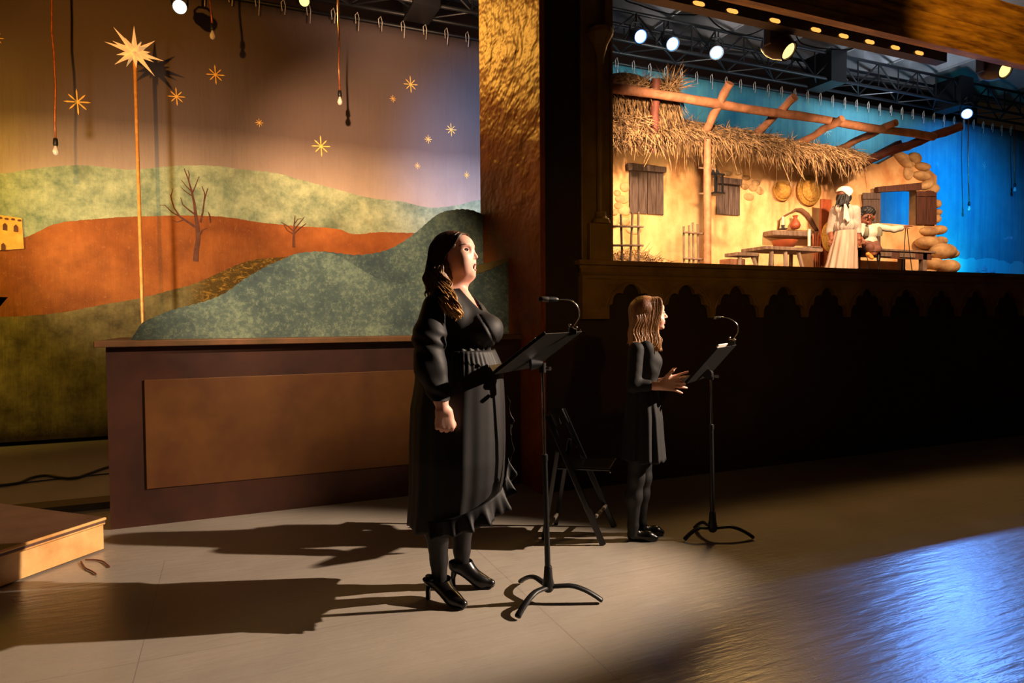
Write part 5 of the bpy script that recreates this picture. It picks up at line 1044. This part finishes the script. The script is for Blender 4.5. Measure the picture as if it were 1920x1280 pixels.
for i in range(8): hs_.tube(dens([tuple(cx(*p)) for p in [(1233, 600, .07), (1237+i*.3, 618, .09), (1239+i*.35, 628, .10), (1241+i*.3, 637+i*.4, .105)]], 4), [.001]+[.0028]*11+[.001], 4, sy=.5)
hs_.build('hair_locks', M['ghair'], gi, smooth=True)
# ================================================================== music stands with clip lamps
M['satin'] = mat('satin_black_steel', (.13, .125, .13), (.10, .095, .10), .42, sc=25, metal=.3); M['chrome'] = mat('chrome', (.75, .72, .70), (.65, .62, .6), .18, metal=1, sc=20); M['paper'] = mat('white_sheet', (.93, .90, .85), (.88, .85, .80), .7, sc=5); M['silver'] = mat('brushed_silver', (.6, .58, .56), (.5, .48, .47), .3, metal=.8, sc=20)
def mstand(label, base, topz, midz, quad, paper, clip, lamp, legs, lampbase):
    B = np.array(base, float); th = thing('music_stand', label, 'music stand', (B[0], B[1], 0), turned=True)
    K1 = V3(lampbase[0], B[1], topz)
    mid = V3(B[0]+(K1[0]-B[0])*(midz/topz), B[1], midz); lo = V3(B[0], B[1], .09)
    MB().tube([lo, mid], [.0145, .0125], 14).build('lower_tube', M['satin'], th, smooth=60); MB().tube([mid-V3(0, 0, .02), K1], .0075, 12).build('upper_rod', M['chrome'], th, smooth=60)
    MB().lathe(mid-V3(0, 0, .02), [(.015, 0), (.016, .01), (.015, .03), (.009, .034)], 14).build('collar', M['satin'], th, smooth=50)
    hb_ = MB().lathe(V3(B[0], B[1], .05), [(.016, 0), (.026, .012), (.028, .04), (.022, .07), (.0185, .12), (.016, .125)], 16).build('hub', M['satin'], th, smooth=50)
    for tx, ty in legs:
        d = V3(tx, ty, 0); L = np.linalg.norm(d); d /= L; P = [V3(B[0], B[1], .072), V3(B[0], B[1], .078)+d*.05, V3(B[0], B[1], .080)+d*L*.45, V3(B[0], B[1], .062)+d*L*.68, V3(B[0], B[1], .034)+d*L*.88, V3(B[0], B[1], .012)+d*L]
        lg_ = MB().tube(dens([tuple(p) for p in P], 5), [.013]*12+[.0135]*10+[.014]*3+[.010], 10, sx=1.25, sy=.8, up=np.cross(d, (0, 0, 1))).build('leg', M['satin'], th, smooth=60)
    q = [np.array(p) for p in quad]; nrm = unit(np.cross(q[1]-q[0], q[3]-q[0]))
    if nrm[2] < 0: nrm = -nrm
    MB().hexa(q, -nrm*.003).build('desk', M['satin'], th, bevel=.001)
    fl = nrm*.045; MB().hexa([q[0], q[1], q[1]+fl, q[0]+fl], unit(q[3]-q[0])*.003).build('lip', M['satin'], th, bevel=.001)
    for a, b in ((0, 3), (1, 2)): MB().hexa([q[a], q[b], q[b]+nrm*.012, q[a]+nrm*.012], unit(q[1]-q[0])*(.003 if a == 0 else -.003)).build('side_flange', M['satin'], th)
    mc = (q[0]+q[1]+q[2]+q[3])/4; lowc_ = (q[0]+q[1])/2*.5+mc*.5
    MB().tube([K1-V3(0, 0, .02), K1+V3(0, 0, .025)], .017, 12).tube([K1+V3(0, 0, .02), lowc_-nrm*.02], [.016, .03], 12).build('tilt_bracket', M['satin'], th, smooth=60)
    MB().tube([K1+V3(.02, -.02, 0), K1+V3(.035, -.035, 0)], .010, 10).build('knob', M['chrome'], th, smooth=60)
    # black folder and sheets
    return th, q, nrm
def cliplamp(label, c, pts, head, hr, m='silver', sheet=None):
    th = thing('clip_lamp', label, 'lamp', c, turned=True)
    c = np.array(c); MB().hexa([c+V3(-.02, -.012, -.03), c+V3(.02, -.012, -.02), c+V3(.022, -.012, .012), c+V3(-.015, -.012, .012)], (0, .03, 0)).build('clip', M['black'], th, bevel=.003)
    MB().ball(c+V3(.012, -.015, .01), (.014, .012, .009), 12, 8).build('clip_knob', M['chrome'], th, smooth=True); MB().ball(c+V3(-.012, -.01, .022), (.007, .007, .007), 10, 7).build('clip_button', M['chrome'], th, smooth=True)
    MB().tube(dens([tuple(p) for p in pts], 6), .0032, 8).build('gooseneck', M['chrome'], th, smooth=True)
    a, b = np.array(head[0]), np.array(head[1]); d = unit(b-a); L = np.linalg.norm(b-a)
    MB().lathe(a, [(hr*.4, 0), (hr*.75, .006), (hr, .018), (hr, L*.55)], 16, d).build('lamp_cap', M['black'], th, smooth=50)
    MB().lathe(a+d*L*.50, [(hr*.98, 0), (hr*1.02, .002), (hr*1.02, L*.32), (hr*.98, L*.33)], 16, d).build('lamp_sleeve', M[m], th, smooth=50)
    MB().lathe(a+d*L*.83, [(hr, 0), (hr*.85, L*.12), (hr*.3, L*.17)], 16, d).build('lamp_tip', M['black'], th, smooth=50)
    return th
S1 = PD(1028, 1118, 3.1316); S1 = V3(S1[0], 3.1316, 0); dd = 3.1316
wdir = V3(.20, .44, 0)
def dk(BLp, TLp, dnear, wv):
    a = PD(*BLp, dnear); t_ = unit(np.cross(unit(wv), (0, 0, 1))); 
    # top edge found on the ray at the depth that keeps the desk square
    best = None
    for k in np.linspace(-.4, .4, 400):
        b = PD(*TLp, dnear+k); e = abs((b-a)@unit(wv))
        if best is None or e < best[0]: best = (e, b)
    b = best[1]; return [a, a+wv, b+wv, b]
q1 = dk((926, 701), (1023, 625), 2.93, wdir)
th, q, nr = mstand('black music stand with a silver clip lamp, nearest the camera in front of the woman', S1, PD(1017, 690, dd)[2], PD(1022, 856, dd)[2], q1, None, None, None,
       [(.255, -.02), (-.15, -.19), (-.13, .22)], PD(1017, 690, dd))
# sheets leaning on the desk
def sheet(label, q, nr, u0_, u1_, v0_, v1_, off=.006, m='paper', name='music_sheet', th_=.002):
    e1 = q[1]-q[0]; e2 = q[3]-q[0]; P = [q[0]+e1*a+e2*b+nr*off for a, b in ((u0_, v0_), (u1_, v0_), (u1_, v1_), (u0_, v1_))]
    t_ = thing(name, label, 'sheet music', P[0], turned=True); MB().hexa(P, nr*th_).build('pages', M[m], t_); return t_
sheet('open white music pages resting on the near stand in front of the woman', q1, nr, .06, .9, .02, .80, th_=.014)
M['folder'] = mat('black_folder', (.09, .085, .09), None, .5)
c1 = PD(1073, 618, 3.12); cliplamp('silver-headed clip lamp on a bent gooseneck on top of the near music stand', c1, [c1+V3(.005, 0, .01), PD(1082, 603, 3.12), PD(1087, 592, 3.11), PD(1083, 575, 3.1), PD(1072, 564, 3.09), PD(1058, 561, 3.08), PD(1045, 561.5, 3.07)], (PD(1047, 561.5, 3.07), PD(1009, 560.5, 3.04)), .0125)
S2 = PD(1336, 1005, 4.0013); S2 = V3(S2[0], 4.0013, 0); dd = 4.0013
q2 = dk((1286, 719), (1345, 652), 3.78, V3(.25, .43, 0))
th, q, nr2 = mstand('black music stand in front of the girl, farther from the camera', S2, PD(1332.5, 705, dd)[2], PD(1335, 799, dd)[2], q2, None, None, None,
       [(.25, .0), (-.18, -.03), (-.05, .20)], PD(1332.5, 705, dd))
sheet('white music pages resting on the far stand in front of the girl', q2, nr2, .05, .5, -.05, 1.05, off=.006, th_=.006)
c2 = PD(1371, 640, 4.0); cliplamp('small clip lamp on a bent gooseneck on top of the far music stand', c2, [c2+V3(.01, 0, .01), PD(1379, 630, 4.0), PD(1384, 621, 4.0), PD(1382, 608, 4.0), PD(1371, 599, 4.0), PD(1358, 595, 4.0), PD(1350, 594.5, 4.0)], (PD(1352, 594.5, 4.0), PD(1335, 597, 4.0)), .0085)
# ================================================================== folding chair
M['chair'] = mat('black_gloss_paint', (.07, .065, .07), (.055, .05, .055), .25, sc=20)
aN, aF, rF, rN = G(1131, 1022), G(1152, 988), G(1042, 984), G(1019, 1012)
ch_ = thing('folding_chair', 'black folding chair standing half open behind the near music stand', 'chair', (aN+rF)/2, turned=True)
tN_ = PD(1026, 778, aN[1]+.03); tF_ = PD(1054, 766, aF[1]+.05)
def flatbar(a, b, w_, t_, m='chair', name='leg'):
    a, b = np.array(a, float), np.array(b, float); d = unit(b-a); s_ = V3(0, 1, 0); n_ = unit(np.cross(d, s_)); s_ = np.cross(n_, d)
    return MB().hexa([a-n_*w_/2-s_*t_/2, a+n_*w_/2-s_*t_/2, b+n_*w_/2-s_*t_/2, b-n_*w_/2-s_*t_/2], s_*t_).build(name, M[m], ch_, bevel=.006)
flatbar(aN+V3(0, 0, .0), tN_, .038, .022, name='upright'); flatbar(aF, tF_, .038, .022, name='upright')
sF = PD(1060, 865, aF[1]-.02); sN = PD(1046, 885, aN[1]+.04)
flatbar(rF, PD(1068, 822, aF[1]-.03), .028, .018); flatbar(rN, PD(1045, 845, aN[1]+.03), .028, .018)
f1 = PD(1144, 884, aN[1]+.05); f2 = PD(1157, 863, aF[1]-.03); b1 = PD(1043, 880, aN[1]+.05); b2_ = PD(1062, 864, aF[1]-.03)
MB().hexa([f1, f2, b2_, b1], (0, 0, .018)).build('seat', M['chair'], ch_, bevel=.007)
# curved back rest
top = []; bot = []
for t_ in np.linspace(0, 1, 12):
    a = tN_+(tF_-tN_)*t_; bulge = V3(-.03*math.sin(math.pi*t_), 0, .006*math.sin(math.pi*t_)); dn = unit(aN-tN_); top.append(a+bulge); bot.append(a+bulge+dn*.10)
MB().strip(top, bot, (.012, 0, .004)).build('backrest', M['chair'], ch_, smooth=40)
M['tape'] = mat('worn_grey_tape', (.42, .38, .35), (.32, .28, .26), .4, sc=20)
flatbar(PD(1117, 968, aN[1]), PD(1136, 948, aF[1]), .022, .02, 'tape', 'stretcher'); flatbar(PD(1030, 985, rN[1]+.02), PD(1046, 962, rF[1]), .022, .02, 'tape', 'stretcher')
for p in (f1, ): MB().ball(p+V3(0, -.01, .0), (.007, .006, .007), 10, 7).build('rivet', M['chrome'], ch_, smooth=True)
# ================================================================== puppets on the raised stage
M['scarf'] = mat('white_cotton', (.84, .77, .71), (.78, .70, .64), .85, sc=10); M['blouse'] = mat('pale_linen', (.66, .60, .55), (.58, .52, .47), .85, sc=12); M['linen'] = mat('cream_linen', (.72, .63, .55), (.60, .49, .41), .85, sc=5, stretch=(1.5, 1.5, .2))
M['bskin'] = mat('dark_brown_skin', (.48, .27, .17), (.42, .23, .15), .5, sc=12); M['blackhair'] = mat('black_hair', (.09, .07, .06), (.06, .05, .05), .6, sc=40, bump=.8); M['trous'] = mat('red_brown_trousers', (.42, .25, .19), None, .85); M['vest'] = mat('olive_vest', (.47, .45, .36), None, .85); M['shirt'] = mat('cream_shirt', (.80, .76, .67), None, .85); M['shoe_y'] = mat('tan_shoe', (.85, .55, .2), None, .6)
PVv = 6.45; pc = toC(PV(1580, 440, PVv)); D3 = pc[1]
def cx(px, py, y=0): p = PD(px, py, D3); return V3(p[0], D3+y, p[2])
Q = D3/F_PX; zf = FZ; pb = V3(cx(1578, 500)[0], D3, zf)
p1 = thing('puppet', 'standing puppet of a woman in a white headscarf and long cream skirt seen from behind', 'puppet', pb, turned=True)
e = lambda px, py, rx, ry, rz, y=0, k=.02, R=None: ell(cx(px, py, y), (rx*Q, ry*Q, rz*Q), k, R)
bd_ = [e(1582, 364, 12, 12, 14), cap(cx(1583, 374), cx(1586, 388), 5*Q, 6*Q), e(1586, 400, 15, 13, 18), cap(cx(1572, 392, -.02), cx(1600, 392, .05), 8*Q, 8*Q), cap(cx(1602, 394, -.03), cx(1606, 430, -.02), 7*Q, 5*Q), cap(cx(1606, 430, -.02), cx(1602, 450, -.12), 5*Q, 4*Q), cap(cx(1570, 394, .06), cx(1564, 432, .1), 7*Q, 5*Q), cap(cx(1564, 432, .1), cx(1560, 448, .02), 5*Q, 4*Q), cap(cx(1584, 430), cx(1574, 500), 11*Q, 8*Q)]
bd_ += hand(cx(1602, 450, -.12), (-.1, -.2, -1), (0, -1, 0), (1, 0, 0), .62, ((20, 30, 20),)*4)+hand(cx(1560, 448, .02), (-.1, -.2, -1), (0, -1, 0), (-1, 0, 0), .62, ((20, 30, 20),)*4)
sculpt(bd_, (pb[0]-.25, D3-.3, zf), (pb[0]+.3, D3+.3, cx(0, 345)[2]), .007).build('body', M['bskin'], p1, smooth=True)
sculpt([e(1583, 362, 15.5, 15, 13), e(1580, 371, 14.5, 14.8, 11), cap(cx(1590, 366, -.08), cx(1585, 380, -.1), 5*Q, 1.5*Q)], (pb[0]-.2, D3-.2, cx(0, 385)[2]), (pb[0]+.2, D3+.2, cx(0, 344)[2]), .006,
       post=lambda f, P: np.maximum(f, (cx(0, 371)[2]-np.clip(.075-np.abs(P[..., 0]-cx(1588, 0)[0]), 0, 1)*1.1)-P[..., 2])).build('headscarf', M['scarf'], p1, smooth=True)
mb = MB()
for i in range(46):
    a = r2.uniform(0, 3.3); x = 1568+a*6; P = dens([tuple(cx(*p)) for p in [(x+3, 366, -.06-.03*math.sin(a)), (x+r2.normal()*1.5, 378, -.1*math.sin(a)-.03), (x-2+r2.normal()*3, 384+r2.random()*10*(1 if a < 2 else .4), -.11*math.sin(a)-.02)]], 4); mb.tube(P, [.011]*5+[.009]*3+[.004], 6)
sculpt([e(1582, 371, 13.5, 13.5, 12)], (pb[0]-.2, D3-.2, cx(0, 390)[2]), (pb[0]+.2, D3+.2, cx(0, 355)[2]), .006, mb); mb.build('hair', M['blackhair'], p1, smooth=True)
def linfold(amp, fr, x0): return lambda f, P: f+amp*np.sin(np.arctan2(P[..., 1]-D3, P[..., 0]-x0)*fr)
sculpt([e(1586, 402, 18, 15, 20), e(1586, 424, 20, 17, 16), cap(cx(1572, 392, -.02), cx(1600, 392, .05), 9*Q, 9*Q), cap(cx(1602, 394, -.03), cx(1606, 432, -.02), 9*Q, 7*Q), cap(cx(1606, 432, -.02), cx(1603, 446, -.10), 7*Q, 6*Q), cap(cx(1570, 394, .06), cx(1563, 432, .1), 9*Q, 7*Q)], (pb[0]-.25, D3-.3, cx(0, 450)[2]), (pb[0]+.3, D3+.3, cx(0, 380)[2]), .007, post=linfold(.004, 14, cx(1586, 0)[0])).build('blouse', M['blouse'], p1, smooth=True)
vs = []; n = 80; rows = np.linspace(433, 508, 14)
for i, py in enumerate(rows):
    t_ = i/13; B = cx(1567-18*t_, py); Fp = cx(1605-2*t_, py); z = max(B[2], zf+.003) if i < 13 else zf+.003
    for j in range(n):
        a = 2*math.pi*j/n; k = 1+(.02+.07*t_)*math.sin(13*a); vs.append(((B[0]+Fp[0])/2+(Fp[0]-B[0])/2*math.cos(a)*k, D3+(.15+.07*t_)*math.sin(a)*k, z))
MB().add(vs, [(i*n+j, i*n+(j+1) % n, (i+1)*n+(j+1) % n, (i+1)*n+j) for i in range(13) for j in range(n)]).build('skirt', M['linen'], p1, smooth=True)
vs = []; n = 9
for i in range(9):
    for j in range(n): t_ = i/8; vs.append(cx(1572+(j/(n-1))*(3+10*t_)-2*t_, 386+31*t_-4*math.sin(j*.8)*t_, -.15-.012*math.sin(j*1.6)))
o = MB().add(vs, [(i*n+j, i*n+j+1, (i+1)*n+j+1, (i+1)*n+j) for i in range(8) for j in range(n-1)]).build('scarf_end', M['scarf'], p1, smooth=True); x_ = o.modifiers.new('cloth', 'SOLIDIFY'); x_.thickness = .008
# seated puppet
pb2 = V3(cx(1630, 465)[0], D3, cx(1630, 478)[2]); p2 = thing('puppet', 'seated boy puppet in cream shirt and olive vest, arm stretched over the bench', 'puppet', pb2, turned=True)
hd = [e(1624, 406, 12, 12, 14), e(1622, 414, 9, 10, 8), e(1621, 411, 2.1, 2.2, 3.0, -.122, .010), ell(cx(1636.5, 408, -.02), (2.5*Q, 3*Q, 4*Q), .005), e(1620.5, 404.8, 8, 2.0, 1.4, -.112, .03), e(1620.5, 417.6, 4, 2, 1.5, -.106, .012), cut_(cx(1616.8, 407.5, -.14), (2.6*Q, 3*Q, 1.8*Q), .006), cut_(cx(1625.5, 407, -.14), (2.6*Q, 3*Q, 1.8*Q), .006), cut_(cx(1620.7, 419.8, -.135), (3.6*Q, 3.5*Q, .9*Q), .004)]
nk = [cap(cx(1626, 416), cx(1630, 424), 5.5*Q, 6*Q)]
tb_ = [e(1632, 436, 15, 11, 14), e(1631, 452, 13, 11, 9), cap(cx(1617, 424), cx(1647, 425), 6*Q, 6*Q)]
ra_ = [cap(cx(1648, 426), cx(1672, 431, -.05), 6.5*Q, 5.5*Q), cap(cx(1672, 431, -.05), cx(1686, 428, -.06), 4.5*Q, 3.5*Q)]; la_ = [cap(cx(1616, 426, -.02), cx(1609, 442, -.05), 6*Q, 5*Q), cap(cx(1609, 442, -.05), cx(1606, 452, -.16), 4*Q, 3*Q)]
lg1 = [cap(cx(1626, 458), cx(1618, 466, -.17), 9*Q, 7*Q), cap(cx(1618, 466, -.17), cx(1622, 482, -.16), 6.5*Q, 4.5*Q)]; lg2 = [cap(cx(1640, 458), cx(1632, 470, -.17), 9*Q, 7.5*Q), cap(cx(1632, 470, -.17), cx(1624, 484, -.15), 7*Q, 5*Q)]
hn1 = hand(cx(1685, 428, -.06), (1, -.1, .28), (.1, -.5, .9), (.1, -.9, -.3), .72, ((5, 10, 8),)*4, (16, 5, -6, -16), (.8, .5, .2)); hn2 = hand(cx(1606, 452, -.16), (.1, -.2, -1), (-.6, -.8, 0), (.8, -.6, 0), .62, ((40, 50, 30),)*4)
bb = MB(); lo_, hi_ = (cx(1595, 0)[0], D3-.32, cx(0, 492)[2]), (cx(1712, 0)[0], D3+.2, cx(0, 386)[2]); sculpt(hd+nk+sh(tb_+ra_+la_+lg1+lg2, .008)+hn1+hn2, lo_, hi_, .005, bb); bb.build('body', M['bskin'], p2, smooth=True)
sculpt([e(1625, 398, 15.5, 15.5, 12, .012), e(1613, 401, 6, 9, 7, .0), e(1629, 406, 12, 12, 12, .05), e(1616, 396, 6, 7, 4, -.05)], (cx(1600, 0)[0], D3-.2, cx(0, 425)[2]), (cx(1650, 0)[0], D3+.25, cx(0, 380)[2]), .006, post=lambda f, P: f+.009*np.sin(P[..., 0]*150)*np.sin(P[..., 2]*155)*np.sin(P[..., 1]*145)).build('hair', M['blackhair'], p2, smooth=True)
for x in (1616.8, 1625.5): MB().ball(cx(x, 407.3, -.113), (.011, .008, .0075), 10, 7).build('eye', M['eyewhite'], p2, smooth=True); MB().ball(cx(x-.3, 407.3, -.1195), (.006, .003, .006), 8, 6).build('iris', M['lash'], p2, smooth=True)
MB().tube([cx(1617.0, 418.4, -.112), cx(1620.6, 420.0, -.117), cx(1624.4, 418.4, -.112)], .0032, 6).build('lips', M['lips'], p2, smooth=True)
sculpt(tb_+ra_[:1]+la_[:1]+[cap(cx(1672, 431, -.05), cx(1683, 429, -.06), 6*Q, 6*Q)], lo_, hi_, .006, post=lambda f, P: np.maximum(f+.003*np.sin(P[..., 0]*60), (P[..., 2]-cx(0, 422)[2])-.3*np.abs(P[..., 0]-cx(1630, 0)[0]))).build('shirt', M['shirt'], p2, smooth=True)
sculpt([e(1621, 436, 6, 12.5, 14), e(1645, 438, 7, 12.5, 15), e(1632, 438, 15, 10.5, 13, .06)], (cx(1600, 0)[0], D3-.2, cx(0, 456)[2]), (cx(1655, 0)[0], D3+.2, cx(0, 422)[2]), .006).build('vest', M['vest'], p2, smooth=True)
sculpt([e(1631, 458, 14, 12, 8)]+lg1+lg2, (cx(1600, 0)[0], D3-.32, cx(0, 486)[2]), (cx(1655, 0)[0], D3+.2, cx(0, 448)[2]), .006).build('trousers', M['trous'], p2, smooth=True)
sculpt([cap(cx(1616, 481, -.17), cx(1620, 486, -.2), 4*Q, 3*Q, .01), cap(cx(1614, 479, -.18), cx(1621, 484, -.18), 4*Q, 3*Q, .01)], cx(1600, 495, -.3), cx(1630, 470, -.1), .004).build('shoe', M['shoe_y'], p2, smooth=True)
sculpt([cap(cx(1636, 478, -.15), cx(1634, 490, -.17), 3.5*Q, 3*Q, .01)], cx(1620, 500, -.3), cx(1650, 470, -.05), .004).build('shoe', M['leather'], p2, smooth=True)
rods = [(cx(1692, 428, -.07), cx(1692, 505, .0)), (cx(1695, 430, -.07), cx(1714, 500, .0)), (cx(1606, 440, -.12), cx(1632, 508, -.1)), (cx(1636, 478, -.13), cx(1640, 508, -.13))]
for a, b in rods: b[2] = zf; MB().tube([a, b], .005, 6).build('control_rod', M['lash'], p2)
# ------------------------------------------------------------------ groups of repeats, tidy
GR = {'stage_lamp': 'stage lamps over the set', 'moving_head_lamp': 'moving head lamps behind the gold beam', 'hanging_bulb': 'bare bulbs hanging on cords', 'roof_log': 'logs of the hut roof', 'music_stand': 'black music stands', 'music_sheet': 'music on the stands', 'clip_lamp': 'clip lamps on the stands',
      'wooden_shutter': 'shutters of the hut', 'hill_cutout': 'painted hill boards', 'lattice_fence': 'stick lattices', 'puppet': 'puppets on the raised stage', 'candle': 'candles in the hut', 'thatch': 'straw thatch of the hut', 'lighting_truss': 'dark trusses', 'floor_cable': 'cables on the floor behind the platform', 'hanging_cable': 'cables under the ceiling', 'frayed_twine': 'twine by the platform corner'}
for o in bpy.data.objects:
    if '_b' in o: del o['_b']
    k = o.name.split('.')[0]
    if o.parent is None and 'label' in o and k in GR: o['group'] = GR[k]
